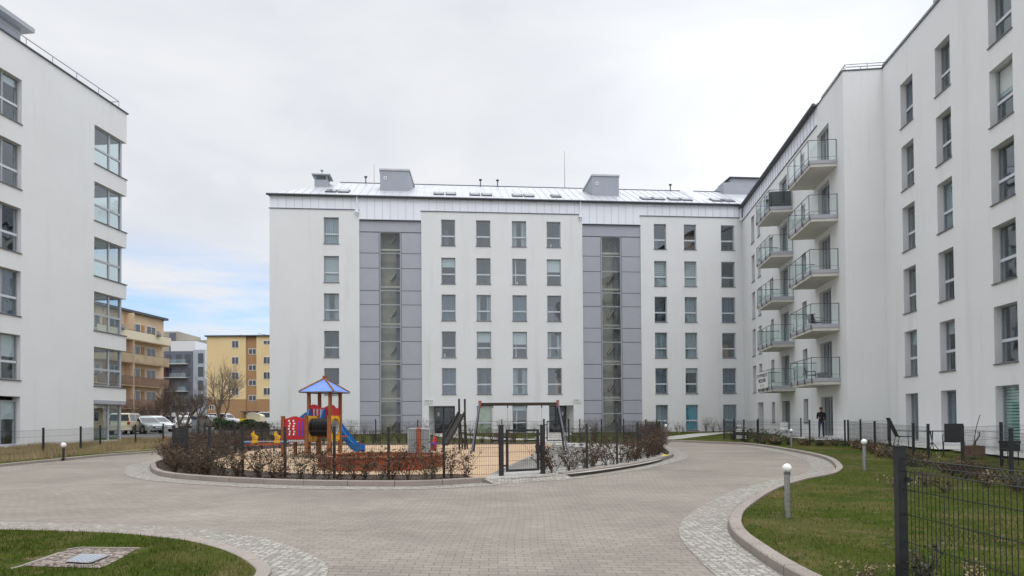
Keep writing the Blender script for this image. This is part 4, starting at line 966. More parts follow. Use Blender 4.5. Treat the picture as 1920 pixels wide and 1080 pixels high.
lamp(1106,822,.5,'globe lamp in front of the right stair tower')
lamp(119,860,.36,'short globe lamp at the left kerb before the dry grass',r=.085,short=True)

# ======================================================== playground
Z0=.085
def gpos(x,y): return (x,y,terr(x,y)+Z0)
# --- play tower
ts=empty('play_tower',gpos(-7.2,24.2),R(-11),'wooden play tower with blue pyramid roof, slides, red panels and black tunnel','play tower')
a=.81; PW=.05
def post(x,y,z1,m='wood_or',n='post',z0=-.3):
    p=MB(); p.box(x-PW,x+PW,y-PW,y+PW,z0,z1); p.box(x-PW-.008,x+PW+.008,y-PW-.008,y+PW+.008,z1,z1+.02); return p.build(n,M[m],ts)
for x in (0,a):
    for y in (0,a): post(x,y,2.22)
# roof
r=MB(); cx=cy=a/2; e=.66; zt=2.72; ze=2.23
C4=[(cx-e,cy-e,ze),(cx+e,cy-e,ze),(cx+e,cy+e,ze),(cx-e,cy+e,ze)]
for i in range(4): r.quad(C4[i],C4[(i+1)%4],(cx,cy,zt))
r.quad(*[(p[0],p[1],ze-.012) for p in C4[::-1]])
ro_=r.build('roof',M['roofblue'],ts)
rb=MB()
for p in C4: rb.tube([(p[0],p[1],ze+.015),(cx,cy,zt+.02)],.03,4)
rb.build('hip_batten',M['wood_or'],ro_)
rb=MB(); rb.box(cx-.055,cx+.055,cy-.055,cy+.055,zt-.08,zt+.1); rb.build('finial',M['wood_red'],ro_)
rb=MB()
for i in range(4):
    p,q=C4[i],C4[(i+1)%4]; rb.tube([(p[0],p[1],ze-.02),(q[0],q[1],ze-.02)],.018,4)
rb.build('eave_batten',M['darkmetal'],ro_)
dk=MB(); dk.box(-.03,a+.03,-.03,a+.03,1.0,1.06); dk.build('deck',M['wood_red'],ts)
# wavy red slatted panel front-left face (x from 0..a at y=0) upper level
def wavy(x0,x1,y,z0,z1,m,th=.03,amp=.06,rot=False,name='side_panel',n=14):
    pts=[]
    for i in range(n+1):
        t=i/n; pts.append((x0+(x1-x0)*t,z1+amp*math.sin(t*math.pi*2+.4)))
    poly=[(x0,z0),(x1,z0)]+pts[::-1]
    b=MB(); b.yprism(poly,y-th/2,y+th/2,Matrix(((0,1,0,0),(1,0,0,0),(0,0,1,0),(0,0,0,1))) if rot else None)
    return b.build(name,M[m],ts)
o=wavy(.06,a-.06,0,1.12,1.72,'red')
s=MB()
for i in range(4): x=.18+i*.13; s.box(x,x+.05,-.03,-.016,1.2,1.62)
s.build('slat',M['palegrey'],o)
wavy(.06,a-.06,a,1.1,1.7,'red',rot=True)
wavy(.06,a-.06,0,1.1,1.55,'blue',rot=True,amp=.03)
b=MB(); b.tube([(0,a,1.62),(a,a,1.62)],.02,6); b.build('rail',M['blue'],ts)
# front cell with tunnel (about 1.6 m in front of the tower)
U=Matrix.Rotation(R(11),4,'Z')@Vector((-6.85+7.2,22.75-24.2,0)); ux,uy=U.x,U.y
for (i,j) in ((0,0),(1,0),(0,1),(1,1)): post(ux+i*a,uy+j*a,1.36)
def ringpanel(x,m):
    # yellow panel across the tunnel's end with a round hole
    n=24; cy_=uy+a/2; cz=.98; rr=.27; b=MB(); y0,y1,z0,z1=uy+.05,uy+a-.05,.50,1.36
    for k in range(n):
        t0=2*math.pi*k/n; t1=2*math.pi*(k+1)/n
        def edge(t):
            c,s_=math.cos(t),math.sin(t); q=min(((y1-y0)/2)/abs(c) if abs(c)>1e-6 else 9,((z1-z0)/2)/abs(s_) if abs(s_)>1e-6 else 9); return ((y0+y1)/2+c*q,(z0+z1)/2+s_*q)
        p=[(cy_+rr*math.cos(t0),cz+rr*math.sin(t0)),(cy_+rr*math.cos(t1),cz+rr*math.sin(t1)),edge(t1),edge(t0)]
        for xx in (x-.015,x+.015): b.add([(xx,q[0],q[1]) for q in p],[(0,1,2,3)])
        b.add([(x-.015,*p[2]),(x-.015,*p[3]),(x+.015,*p[3]),(x+.015,*p[2])],[(0,1,2,3)]); b.add([(x-.015,*p[0]),(x-.015,*p[1]),(x+.015,*p[1]),(x+.015,*p[0])],[(0,1,2,3)])
    return b.build('tunnel_panel',M[m],ts)
ringpanel(ux,'yellow'); ringpanel(ux+a,'yellow')
tn=MB(); n=28; cy_=uy+a/2
tp=[];rs=[]
for i in range(43):
    t=i/42; tp.append((ux-.02+t*(a+.06),cy_,.98)); rs.append(.285+.022*math.sin(t*math.pi*2*7))
tn.tube(tp,rs,n,caps=False); tn.build('tunnel',M['rubber'],ts,smooth=True)
ti=MB(); ti.tube([(ux-.02,cy_,.98),(ux+a+.045,cy_,.98)],.25,n,caps=False); ti.build('tunnel_lining',M['palegrey'],ts,smooth=True)
dk=MB(); dk.box(ux-.03,ux+a+.03,uy+a,.0,.62,.68); dk.build('walkway',M['wood_red'],ts)
dk=MB(); dk.box(ux,ux+.03,uy+a+.05,-.05,.7,1.3); dk.build('side_panel',M['red'],ts)
# left cell with red panel
for (i,j) in ((-1,0),(-1,1)): post(ux+i*(a+.04),uy+j*a,1.34)
o=wavy(ux-a+.02,ux-.06,uy,.58,1.28,'red',amp=.0)
pts=[(ux-a+.02,1.2)]+[(ux-a+.02+(a-.08)*i/12,1.24+.1*math.sin(math.pi*i/12)) for i in range(13)]+[(ux-.06,1.2)]
b=MB(); b.yprism(pts,uy-.016,uy+.016); b.build('arched_top',M['red'],o)
for gx in (ux-a+.20,ux-a+.36):
    b=MB()
    for q in range(6): b.tube([(gx+.02*math.sin(q*2),uy-.018,.75+q*.09),(gx+.02*math.sin(q*2),uy-.026,.75+q*.09)],.035,8)
    b.build('white_cutout',M['white'],o)
b=MB(); 
for gx in (ux-a+.53,ux-a+.66): b.box(gx,gx+.05,uy-.028,uy-.017,.68,1.18)
b.build('purple_slat',M['purple'],o)
dk=MB(); dk.box(ux-a-.03,ux-.0,uy-.03,uy+a+.03,.48,.54); dk.build('deck',M['wood_red'],ts)
b=MB(); b.box(ux-a+.02,ux-.05,uy-.04,uy+.04,.50,.56); b.build('deck_edge',M['palegrey'],ts)
def chute(pts,wid,m='blue',side=.16,name='slide',mx=None):
    """pts: centre line; width direction horizontal"""
    b=MB(); n=len(pts); V=[Vector(p) for p in pts]; rows=[]
    for i,p in enumerate(V):
        d=(V[min(i+1,n-1)]-V[max(i-1,0)]); d.z=0; d.normalize(); w_=Vector((-d.y,d.x,0))*wid/2
        up=Vector((0,0,side))
        rows.append([p-w_+up,p-w_*.96,p-w_*.6-Vector((0,0,.03)),p+w_*.6-Vector((0,0,.03)),p+w_*.96,p+w_+up])
    for off_ in (0,-.025):
        vs=[q+Vector((0,0,off_)) for r_ in rows for q in r_]; fs=[]
        for i in range(n-1):
            for k_ in range(5): A_=i*6+k_; fs.append((A_,A_+1,A_+7,A_+6))
        b.add(vs,fs,mx)
    # close outer rims
    for i in range(n-1):
        for k_ in (0,5):
            p,q=rows[i][k_],rows[i+1][k_]; o_=Vector((0,0,-.02)); b.add([p,q,q+o_,p+o_],[(0,1,2,3)],mx)
            lo=rows[i][1 if k_==0 else 4]; lo2=rows[i+1][1 if k_==0 else 4]; b.add([p,q,lo2-Vector((0,0,.12)),lo-Vector((0,0,.12))],[(0,1,2,3)],mx)
    return b.build(name,M[m],ts,smooth=False)
# slide to the left from tower deck
chute([(-.04,a/2,1.2),(-.25,a/2,1.12),(-.6,a/2,.88),(-.95,a/2,.7)],.5,side=.36,name='slide')
# blue stair side towards the front cell
b=MB()
for y_ in (.1,.62):
    b.add([(y_,.0,1.5),(y_,-.1,1.62),(y_+.04,-.1,1.62),(y_+.04,0,1.5)],[(0,1,2,3)])
    poly=[(0.0,1.0),(-.0,1.62),(-.2,1.6),(-.66,.95),(-.66,.66)]
    b.add([(y_,p[0],p[1]) for p in poly]+[(y_+.035,p[0],p[1]) for p in poly],[(0,1,2,3,4),(9,8,7,6,5)]+[(i,(i+1)%5,5+(i+1)%5,5+i) for i in range(5)])
for i in range(4): b.box(.13,.62,-.6+i*.14,-.48+i*.14,.72+i*.09,.75+i*.09)
b.build('steps',M['blue'],ts)
# lower slide on the right
chute([(a+.05,a*.45,1.06),(a+.2,a*.45,.95),(a+.45,a*.45,.62),(a+.7,a*.45,.32),(a+.9,a*.45,.2),(a+1.05,a*.45,.2)],.45,side=.14,name='slide')

# --- seesaw with two yellow animal shaped ends
sw=empty('seesaw',gpos(-8.05,22.3),R(4),'small seesaw with yellow animal shaped handles left of the play tower','seesaw')
b=MB(); b.box(-.75,.75,-.05,.05,.42,.5); b.build('beam',M['wood_red'],sw)
b=MB(); b.box(-.75,.75,-.012,.012,.54,.57); b.build('guide_rail',M['palegrey'],sw)
for sx_ in (-.36,.36):
    b=MB(); b.yprism([(sx_-.12,.42),(sx_+.12,.42),(sx_+.10,.62),(sx_+.13,.72),(sx_+.02,.78),(sx_-.02,.90),(sx_-.10,.80),(sx_-.06,.66)],-.02,.02); b.build('animal_plate',M['yellow'],sw)
    b=MB(); b.tube([(sx_,-.14,.7),(sx_,.14,.7)],.014,6); b.build('handle',M['blue'],sw)
for sx_ in (-.62,.62):
    b=MB(); b.box(sx_-.13,sx_+.13,-.12,.12,.50,.535); b.build('seat',M['blue'],sw)
for sx_ in (-.3,.3):
    b=MB(); b.tube([(sx_+.05*math.cos(t*.9),.05*math.sin(t*.9),.42*t/24-.02) for t in range(25)],.014,5); b.build('spring',M['darkmetal'],sw)

# --- sandbox, hexagonal
hexp=[(-5.25,18.55),(-4.4,17.2),(-2.5,17.3),(-1.85,18.7),(-2.75,20.2),(-4.6,20.1)]
sb=empty('sandbox',gpos(-3.5,18.7),0,'hexagonal orange wooden sandbox inside the fence','sandbox')
for i in range(6):
    p=Vector(hexp[i])-Vector((-3.5,18.7)); q=Vector(hexp[(i+1)%6])-Vector((-3.5,18.7)); d=(q-p); L=d.length; an=math.atan2(d.y,d.x)
    mx=Matrix.Translation((p.x,p.y,0))@Matrix.Rotation(an,4,'Z')
    b=MB(); b.box(.01,L-.01,-.03,.03,-.05,.115,mx); b.box(.01,L-.01,-.027,.027,.125,.29,mx); o=b.build('side_board',M['wood_red'],sb)
    b=MB(); b.box(.0,L,-.11,.08,.295,.33,mx); b.build('seat_board',M['wood_or'],o)
b=MB(); b.prism([(x+3.5,y-18.7) for x,y in hexp],.04,.12); b.build('sand',M['sand'],sb)

# --- activity board on orange post
x,y=xat(785,17.5),17.5
ab=empty('activity_board',(x,y,terr(x,y)+Z0),R(3),'grey activity board with round corners on an orange post','play panel')
b=MB(); b.box(-.27,.27,.04,.07,.42,1.02); b.box(-.24,.24,.038,.04,.45,.99); b.build('board',M['greypanel'],ab)
b=MB(); b.tube([(-.275,.055,.42),(-.275,.055,1.02),(-.25,.055,1.045),(.25,.055,1.045),(.275,.055,1.02),(.275,.055,.42)],.014,6); b.build('board_frame',M['palegrey'],ab)
b=MB(); b.tube([(0,-.02,-.3),(0,-.02,1.04)],.055,12); b.tube([(0,-.02,1.04),(0,-.02,1.08)],[.06,.035],12); b.build('post',M['wood_red'],ab)
# spring toy
x,y=xat(806,18.6),18.9
st=empty('spring_rider',(x,y,terr(x,y)+Z0),R(70),'small red and purple spring rider behind the grey board','spring rider')
b=MB(); b.yprism([(-.3,.4),(.25,.4),(.3,.75),(.2,.8),(.1,.6),(-.2,.58),(-.32,.7)],-.03,.03); b.build('body',M['red'],st)
b=MB(); b.box(-.15,.12,-.12,.12,.58,.63); b.build('seat',M['purple'],st)
b=MB(); b.tube([(.07*math.cos(t*.9),.07*math.sin(t*.9),.42*t/24-.02) for t in range(25)],.016,5); b.build('spring',M['darkmetal'],st)

# --- climbing slide with tall posts
x,y=xat(866,27.0),27.0
cs=empty('slide',(x,y,terr(x,y)+Z0),R(0),'narrow dark slide with two tall posts left of the swings','slide')
for px_ in (-.105,.105):
    b=MB(); b.tube([(px_,.0 if px_<0 else .25,-.3),(px_,.0 if px_<0 else .25,2.02)],.04,8); b.build('post',M['darkwood'],cs)
b=MB(); b.add([(-.14,-.05,1.42),(.1,-.05,1.42),(-.42,-1.3,.3),(-.66,-1.3,.3),(-.14,-.05,1.33),(.1,-.05,1.33),(-.42,-1.3,.22),(-.66,-1.3,.22)],[(0,1,2,3),(7,6,5,4),(0,3,7,4),(1,5,6,2),(3,2,6,7),(0,4,5,1)])
b.box(-.16,.12,-.05,.3,1.33,1.42); b.build('chute',M['darkwood'],cs)
for dx in (-.13,.11):
    b=MB(); b.add([(dx,-.05,1.42),(dx-.53,-1.3,.3),(dx-.53,-1.3,.45),(dx,-.05,1.57),(dx+.03,-.05,1.42),(dx-.50,-1.3,.3),(dx-.50,-1.3,.45),(dx+.03,-.05,1.57)],[(0,1,2,3),(7,6,5,4),(0,3,7,4),(1,5,6,2),(3,2,6,7),(0,4,5,1)]); b.build('chute_side',M['darkwood'],cs)
b=MB(); b.tube([(.1,.3,1.35),(.16,.8,0)],.03,6); b.tube([(-.1,.3,1.35),(-.04,.8,0)],.03,6)
for i in range(5): t=i/5+.1; b.tube([(.1+.06*t,.3+.5*t,1.35-1.35*t),(-.1+.06*t,.3+.5*t,1.35-1.35*t)],.018,6)
b.build('ladder',M['darkwood'],cs)

# --- swing set
xa,xb=xat(900,25),xat(1046,25)
sg=empty('swing_set',(xa,25,terr(xa,25)+Z0),0,'two bay swing set with dark beam and leaning legs','swing set')
W=xb-xa; BH=1.76
b=MB(); b.box(0.0,W,-.05,.05,BH-.05,BH+.06); b.build('crossbeam',M['darkwood'],sg)
for (tx,s_) in ((0,-1),(W,1)):
    for fy in (-.85,.85):
        b=MB(); b.tube([(tx+s_*.0,fy*.06,BH+.1),(tx+s_*.32,fy,-.25)],.034,8); b.build('leg',M['slate' if fy<0 else 'darkwood'],sg)
    b=MB(); b.box(tx-.05,tx+.05,-.09,.09,BH-.12,BH+.14); b.build('corner_cap',M['wood_red'],sg)
for i,(u0,u1) in enumerate(((xat(924,25)-xa,xat(952,25)-xa),(xat(988,25)-xa,xat(1016,25)-xa))):
    o=MB(); o.box(u0-.03,u1+.03,-.1,.1,.42,.46); so_=o.build('swing_seat',M['rubber'],sg)
    for u in (u0,u1):
        c=MB(); c.tube([(u,0,.45),(u,0,BH-.04)],.008,5); c.build('chain',M['steel'],so_)
        c=MB(); c.box(u-.025,u+.025,-.03,.03,BH-.13,BH-.05); c.build('bearing',M['rail'],so_)
# low dark bench-like rail behind the fence at the far left
x0_,x1_=xat(455,29),xat(527,29)
bb=empty('balance_beam',(x0_,29,terr(x0_,29)+Z0),0,'low dark balance rail behind the seesaw at the far left','balance beam')
b=MB(); b.box(0,x1_-x0_,-.05,.05,.72,.8); b.build('rail',M['darkwood'],bb)
for u in (.05,(x1_-x0_)/2,x1_-x0_-.05):
    b=MB(); b.box(u-.04,u+.04,-.04,.04,-.2,.72); b.build('post',M['darkwood'],bb)

# ======================================================== plants
rs_=random.Random(11)
def leafy_mesh(seed,h,w_,nstem,nleaf,leaf,mats_ratio=.2,dens_low=False,narrow=1):
    """returns (stems MB, leaves MB): stems with side twigs, leaves on the twigs"""
    r=random.Random(seed); st=MB(); lf=MB(); tips=[]
    for i in range(nstem):
        a_=r.uniform(0,6.28); rr=r.uniform(0,.12)*w_; x,y=rr*math.cos(a_),rr*math.sin(a_); lean=r.uniform(.15,.8)*w_; hh=h*r.uniform(.65,1.0); a2=r.uniform(0,6.28)
        pts=[(x+lean*math.cos(a2)*t**1.3+.02*math.sin(t*7+i),y+lean*math.sin(a2)*t**1.3,hh*t) for t in (0,.25,.5,.75,1)]
        st.tube(pts,[.007,.006,.005,.004,.002],3,caps=False)
        for k_ in range(8):
            t=r.uniform(.1,.98); j=min(int(t*4),3); f_=t*4-j; p=Vector(pts[j]).lerp(Vector(pts[j+1]),f_); d=Vector((r.uniform(-1,1),r.uniform(-1,1),r.uniform(0,.8))).normalized()*r.uniform(.1,.36)*w_
            st.tube([p,p+d],[.003,.0015],3,caps=False); tips.append((p,p+d))
    for i in range(nleaf):
        p,q=r.choice(tips); c=p.lerp(q,r.uniform(.1,1.1))+Vector((r.gauss(0,.018),r.gauss(0,.018),r.gauss(0,.018)))
        if c.z<.015: c.z=.015
        u=Vector((r.uniform(-1,1),r.uniform(-1,1),r.uniform(-.7,.7))).normalized(); v=u.cross(Vector((r.uniform(-1,1),r.uniform(-1,1),r.uniform(-1,1)))).normalized(); s_=leaf*r.uniform(.6,1.25)
        lf.quad(c-u*s_*.5,c+v*s_*.32,c+u*s_*.5+v*s_*.05,c-v*s_*.32)
    return st,lf
def shrub_proto(name,seed,h,w_,nstem,nleaf,leaf,lm,twm='twig'):
    st,lf=leafy_mesh(seed,h,w_,nstem,nleaf,leaf); o=bpy.data.objects.new(name,None); COL.objects.link(o); o.location=(0,-300,-50)
    st.build('stems',M[twm],o); lf.build('foliage',M[lm],o); return o
protos=[shrub_proto('hedge_shrub',20+i,.74 if i<6 else .95,.66 if i<6 else .8,10 if i<6 else 16,175 if i<6 else 190,.055,'leaf_brown' if i not in (2,) else 'leaf_green') for i in range(9)]
pk=[kids(p) for p in protos]; used=set()
allk={id(o):kids(o) for p in protos for o in [p]+kids(p)}
def place(i,x,y,z,s,label,group,cat='shrub',rz=None,sz=None):
    p=protos[i]
    if i in used:
        o=p.copy(); COL.objects.link(o)
        for ch in pk[i]:
            c=ch.copy(); COL.objects.link(c); c.parent=o
    else: o=p; used.add(i)
    o.location=(x,y,z); o.rotation_euler=(0,0,rs_.uniform(0,6.28) if rz is None else rz); o.scale=(s,s,s if sz is None else sz); tag(o,label,cat,group); return o
def along(line,step):
    P=[Vector(p) for p in line]; out=[]; acc=0
    for i in range(1,len(P)):
        d=(P[i]-P[i-1]).length
        while acc<=d: out.append(P[i-1].lerp(P[i],acc/d if d else 0)); acc+=step
        acc-=d
    return out
def hedge(line,step,label,group,tall=lambda p:False,s0=.85,s1=1.15,jit=.12):
    for p in along(line,step):
        i=rs_.choice((6,7,8)) if tall(p) else rs_.choice((0,1,3,4,5,0,1,3,4,5,2))
        lb_,gr_=(label,group) if isinstance(label,str) else label(p)
        place(i,p.x+rs_.gauss(0,jit*.6),p.y+rs_.gauss(0,jit),terr(p.x,p.y)+.06,rs_.uniform(s0,s1),lb_,gr_)
HL=offset_poly(smooth([(-11.9,27),(-11.5,23.5),gp(287,872)]+island_near,4),.52)
hedge([p for p in HL if p[0]<-.9],.32,lambda p:(lambda q:(f'sparse brown hedge shrub by the front kerb, {q}',f'front hedge shrubs {q}'))('between the sandbox and the gate' if p.x>-1.9 else 'before the grey activity board' if p.x>-3.1 else 'before the middle of the sandbox' if p.x>-4.3 else 'before the left side of the sandbox' if p.x>-5.4 else 'below the play tower' if p.x>-6.7 else 'left of the play tower' if p.x>-8.0 else 'before the seesaw' if p.x>-9.2 else 'at the rounded left end of the kerb'),None,tall=lambda p:p.x<-10.6)
HI=offset_poly(smooth([(-11.9,27),(-11.5,23.5),gp(287,872)]+island_near,4),1.4)
hedge([p for p in HI if p[0]<-7.9],.75,'taller brown hedge shrub inside the fence at the left end of the playground','inner hedge shrubs at the left end',tall=lambda p:True,s0=.8,s1=1.0)
HR=offset_poly(smooth(island_right,4),.5)
hedge([p for p in HR if p[1]>16.1],.42,lambda p:(lambda q:(f'brown leaved right hedge shrub {q}',f'right hedge shrubs {q}'))('directly right of the front gate' if p.y<17.6 else 'between the second and third fence posts' if p.y<19.3 else 'by the sharp bend of the kerb' if p.y<21.5 else 'next to the yellow wrapper' if p.y<24.5 else 'at the tall dense far end'),None,tall=lambda p:p.y>22.0)
hedge([(5.9,33.8),(2.9,33.8)],.4,'brown leaved shrub behind the playground right of its rear gate','hedge shrubs right of the rear gate',tall=lambda p:True,s0=.7,s1=.95)
hedge([(1.2,33.8),(-10.5,33.6)],.45,'brown leaved shrub in the low hedge behind the playground','hedge shrubs behind the playground',tall=lambda p:rs_.random()<.5,s0=.65,s1=.95)
hedge([(-11.6,33.2),(-12.0,27.6)],.45,'tall brown shrub at the far left end of the playground hedge','hedge shrubs at the far left end',tall=lambda p:True,s0=.85,s1=1.1)
# shrubs against the centre block
CMx=Matrix.Translation((-18.5,52.1,0))@Matrix.Rotation(az,4,'Z')
tw=[]
for i in range(3):
    st,lf=leafy_mesh(60+i,1.15,.9,16,70,.05); o=bpy.data.objects.new('wall_shrub',None); COL.objects.link(o); st.build('stems',M['twig_pale'],o); lf.build('foliage',M['leaf_brown'],o); tw.append([o,kids(o),False])
for s_ in [.8,1.6,2.4,3.3,4.2,5.2,6.1,7.2,10.6,11.2,11.8,14.5,15.3,17.5,18.2,20.2,20.9,24,24.6,25.2,28.4,29,29.6]+[31.7,32.2,34.1,34.6,35.2]:
    e_=rs_.choice(tw); o=e_[0]
    if e_[2]:
        o=e_[0].copy(); COL.objects.link(o)
        for ch in e_[1]: c=ch.copy(); COL.objects.link(c); c.parent=o
    e_[2]=True; q=CMx@Vector((s_,-.7+rs_.uniform(-.2,.15),0)); o.location=(q.x,q.y,terr(q.x,q.y)); sc__=rs_.uniform(.75,1.15); o.scale=(sc__,)*3; o.rotation_euler=(0,0,rs_.uniform(0,6))
    if s_<31: tag(o,'thin bare shrub at the foot of the centre block left of its ground floor flats','shrub','shrubs along the centre block wall')
    else: tag(o,'thin bare shrub on the white wall beside the teal curtain window','shrub','shrubs by the teal curtain window')

def scatter_blades(name,region,n,h0,h1,wid,m,label,cat,zf,seed=1,lean=.4,mask=None,hvar=None):
    rg=np.random.default_rng(seed); xs_=[p[0] for p in region]; ys_=[p[1] for p in region]; pts=[]
    x0,x1,y0,y1=min(xs_),max(xs_),min(ys_),max(ys_)
    K=n*3; X=rg.uniform(x0,x1,K); Y=rg.uniform(y0,y1,K)
    inside=np.zeros(K,bool); j=len(region)-1
    for i in range(len(region)):
        xi,yi=region[i]; xj,yj=region[j]
        if yi!=yj:
            cnd=((yi>Y)!=(yj>Y))&(X<(xj-xi)*(Y-yi)/(yj-yi)+xi); inside^=cnd
        j=i
    if mask is not None: inside&=mask(X,Y,rg)
    X=X[inside][:n]; Y=Y[inside][:n]; n=len(X)
    Z=TA*np.minimum(Y,58)+TB*np.clip(X,-60,60)+zf
    H=rg.uniform(h0,h1,n)
    if hvar is not None: H*=hvar(X,Y)
    A=rg.uniform(0,2*np.pi,n); B=rg.uniform(0,2*np.pi,n); Ln=rg.uniform(0,lean,n)*H
    wx=np.cos(A)*wid/2; wy=np.sin(A)*wid/2
    V=np.zeros((n,3,3)); V[:,0]=np.stack([X-wx,Y-wy,Z],1); V[:,1]=np.stack([X+wx,Y+wy,Z],1); V[:,2]=np.stack([X+Ln*np.cos(B),Y+Ln*np.sin(B),Z+H],1)
    me=bpy.data.meshes.new(name); me.vertices.add(n*3); me.vertices.foreach_set('co',V.reshape(-1).astype(np.float32)); me.loops.add(n*3); me.loops.foreach_set('vertex_index',np.arange(n*3,dtype=np.int32)); me.polygons.add(n); me.polygons.foreach_set('loop_start',np.arange(0,n*3,3,dtype=np.int32)); me.polygons.foreach_set('loop_total',np.full(n,3,dtype=np.int32)); me.update(); me.validate()
    me.materials.append(M[m]); o=bpy.data.objects.new(name,me); COL.objects.link(o); tag(o,label,cat,None,'stuff'); return o
def vnoise(X,Y,s,seed=0):
    return (np.sin(X*s*1.3+seed)*np.sin(Y*s*1.1+seed*2)+np.sin(X*s*2.7+Y*s*1.9+seed)*.6+np.sin(X*s*.7-Y*s*2.3)*.5)/2.1
# near lawns
NLc=[(x-.02,y-.02) for x,y in NL if x>-9]+[(-3.0,3.0),(-9,3.0)]
grate_poly=[(-5.0,6.6),(-4.95,7.5),(-4.85,7.72),(-4.05,7.62),(-3.9,7.2),(-3.85,6.6)]
def mk(X,Y,rg):
    ok=np.ones(len(X),bool); ok&=~((X>-4.95)&(X<-3.98)&(Y>6.62)&(Y<7.6)); return ok&(rg.random(len(X))<.62+.5*vnoise(X,Y,1.7,2))
scatter_blades('short_grass',NLc,60000,.015,.06,.006,'blade','short green grass of the near left lawn','grass',.03,1,.9,mk)
RLn=[p for p in RK if p[1]<26]
R0=[(x+.16,y) for x,y in offset_poly(RK,-.16) if y<30 and y>5.5]
def mr_(X,Y,rg): return rg.random(len(X))<np.clip(14/Y/ Y*4,.05,1)*(.62+.5*vnoise(X,Y,1.2,5))
scatter_blades('short_grass',R0+[(7,5.5),(13,12),(15,27)],120000,.015,.055,.007,'blade','short green grass of the lawn right of the curved kerb','grass',.075,2,.9,mr_)
scatter_blades('tall_dry_grass',[(-15.9,18),(-16.0,24),(-15.9,28),(-14.9,32.5),(-13.9,36),(-14.6,42),(-21.2,43),(-21.9,38.6),(-24,19)],70000,.08,.34,.016,'straw','tall dry straw coloured grass before the left block','dry grass',.05,3,.6,lambda X,Y,rg:(X>-25.9+.109*Y+.05)|(Y>38.5),lambda X,Y:.75+.35*vnoise(X,Y,.9,1))
LT=offset_poly(smooth([(-11.5,23.5),gp(287,872)]+island_near,4),.16); LT2=offset_poly(smooth([(-11.5,23.5),gp(287,872)]+island_near,4),.95)
scatter_blades('fallen_leaves',LT+LT2[::-1],2600,.008,.035,.05,'leaf_brown','fallen brown leaves on the bark mulch inside the left kerb','leaf litter',.072,5,3.0)
RT=offset_poly(smooth(island_right,4),.16); RT2=offset_poly(smooth(island_right,4),.95)
scatter_blades('fallen_leaves',RT+RT2[::-1],2200,.008,.035,.05,'leaf_brown','fallen brown leaves on the bark mulch inside the right kerb','leaf litter',.072,6,3.0)
# planted strip along garden fences on the right
gs=[shrub_proto('garden_plant',80+i,.30,.55,10,120,.05,'leaf_green' if i<2 else ('straw' if i==2 else 'leaf_brown')) for i in range(4)]
gk=[kids(g) for g in gs]; gu=[False]*4
def gplant(i,x,y,s,label,group=None,z=.08):
    o=gs[i]
    if gu[i]:
        o=gs[i].copy(); COL.objects.link(o)
        for ch in gk[i]: c=ch.copy(); COL.objects.link(c); c.parent=o
    gu[i]=True; o.location=(x,y,terr(x,y)+z); o.scale=(s,)*3; o.rotation_euler=(0,0,rs_.uniform(0,6)); tag(o,label,'garden plant',group)
def bedlab(nm,t):
    q={'far':('by the left half of the far garden fence','by the right half of the far garden fence'),'middle':('in front of the inner corner of the right blocks','between the recliner and the second globe lamp','in front of the small garden table','beside the dark chair seen from behind'),'near':('before the wooden planter','before the black barbecue','behind the foreground wire fence')}[nm]
    q=q[min(int(t*len(q)),len(q)-1)]; return f'low bed plant {q}',f'bed plants {q}'
for a_,b_,nn_,nm in (((11.2,30.8),(14.1,28.2),22,'far'),((14.1,28.2),(10.5,17.2),40,'middle'),((10.4,16.4),(8.4,9.6),30,'near')):
    for k_ in range(nn_):
        t=(k_+.5)/nn_; x=a_[0]+(b_[0]-a_[0])*t+rs_.gauss(0,.18); y=a_[1]+(b_[1]-a_[1])*t+rs_.gauss(0,.12)
        gplant(rs_.choice((0,1,2,3,3)),x,y,rs_.uniform(.6,1.25),*bedlab(nm,t))
gplant(0,3.45,5.75,1.0,'dark green bush at the foot of the foreground fence post')
gplant(2,2.95,5.75,.55,'clump of dry straw grass on the lawn at the bottom edge')
gplant(2,3.85,5.7,.55,'clump of dry straw grass behind the foreground wire fence')
for (x,y) in ((6.9,12.2),(7.6,12.0),(7.9,13.1)): gplant(2 if x<7.2 else 3,x,y,.9,'dry clump in the planting behind the foreground fence','dry clumps behind the foreground fence')
# dark juniper by the far garden corner
for k_,(x,y) in enumerate([(11.5,35.6),(11.7,34.7),(11.6,33.8),(11.75,32.9),(12.1,32.1)]):
    gplant(0,x,y,1.9,'dark evergreen bush behind the grazing fence at the far garden','dark bushes at the far garden corner')

# manhole patch
mh=[gp(*p) for p in [(45,1068),(125,1038),(150,1034),(255,1036),(225,1054),(190,1072)]]
patch('gravel_patch',mh,.036,M['gravel'])
P4=[Vector(gp(*p)) for p in [(125,1062),(152,1048.5),(203,1050),(168,1064.5)]]
md=empty('manhole',(P4[0].x,P4[0].y,terr(P4[0].x,P4[0].y)+.04),0,'square galvanised grate set in a gravel patch in the near left lawn','manhole cover')
b=MB(); b.prism([(p.x-P4[0].x,p.y-P4[0].y) for p in P4],0,.02); b.build('grate',M['grate'],md)
b=MB()
for i in range(4): p=P4[i]-P4[0]; q=P4[(i+1)%4]-P4[0]; b.tube([(p.x,p.y,.01),(q.x,q.y,.01)],.012,4)
b.build('grate_frame',M['steel'],md)
b=MB()
mhl=[gp(*p) for p in [(20,1073),(45,1066),(125,1036),(150,1032),(262,1034)]]
for i in range(len(mhl)-1):
    p,q=Vector(mhl[i]),Vector(mhl[i+1]); an=math.atan2((q-p).y,(q-p).x); b.box(0,(q-p).length,-.02,.02,-.05,.018,Matrix.Translation((p.x,p.y,terr(p.x,p.y)+.02))@Matrix.Rotation(an,4,'Z'))
tag(b.build('edging_strip',M['kerb']),kind='structure')
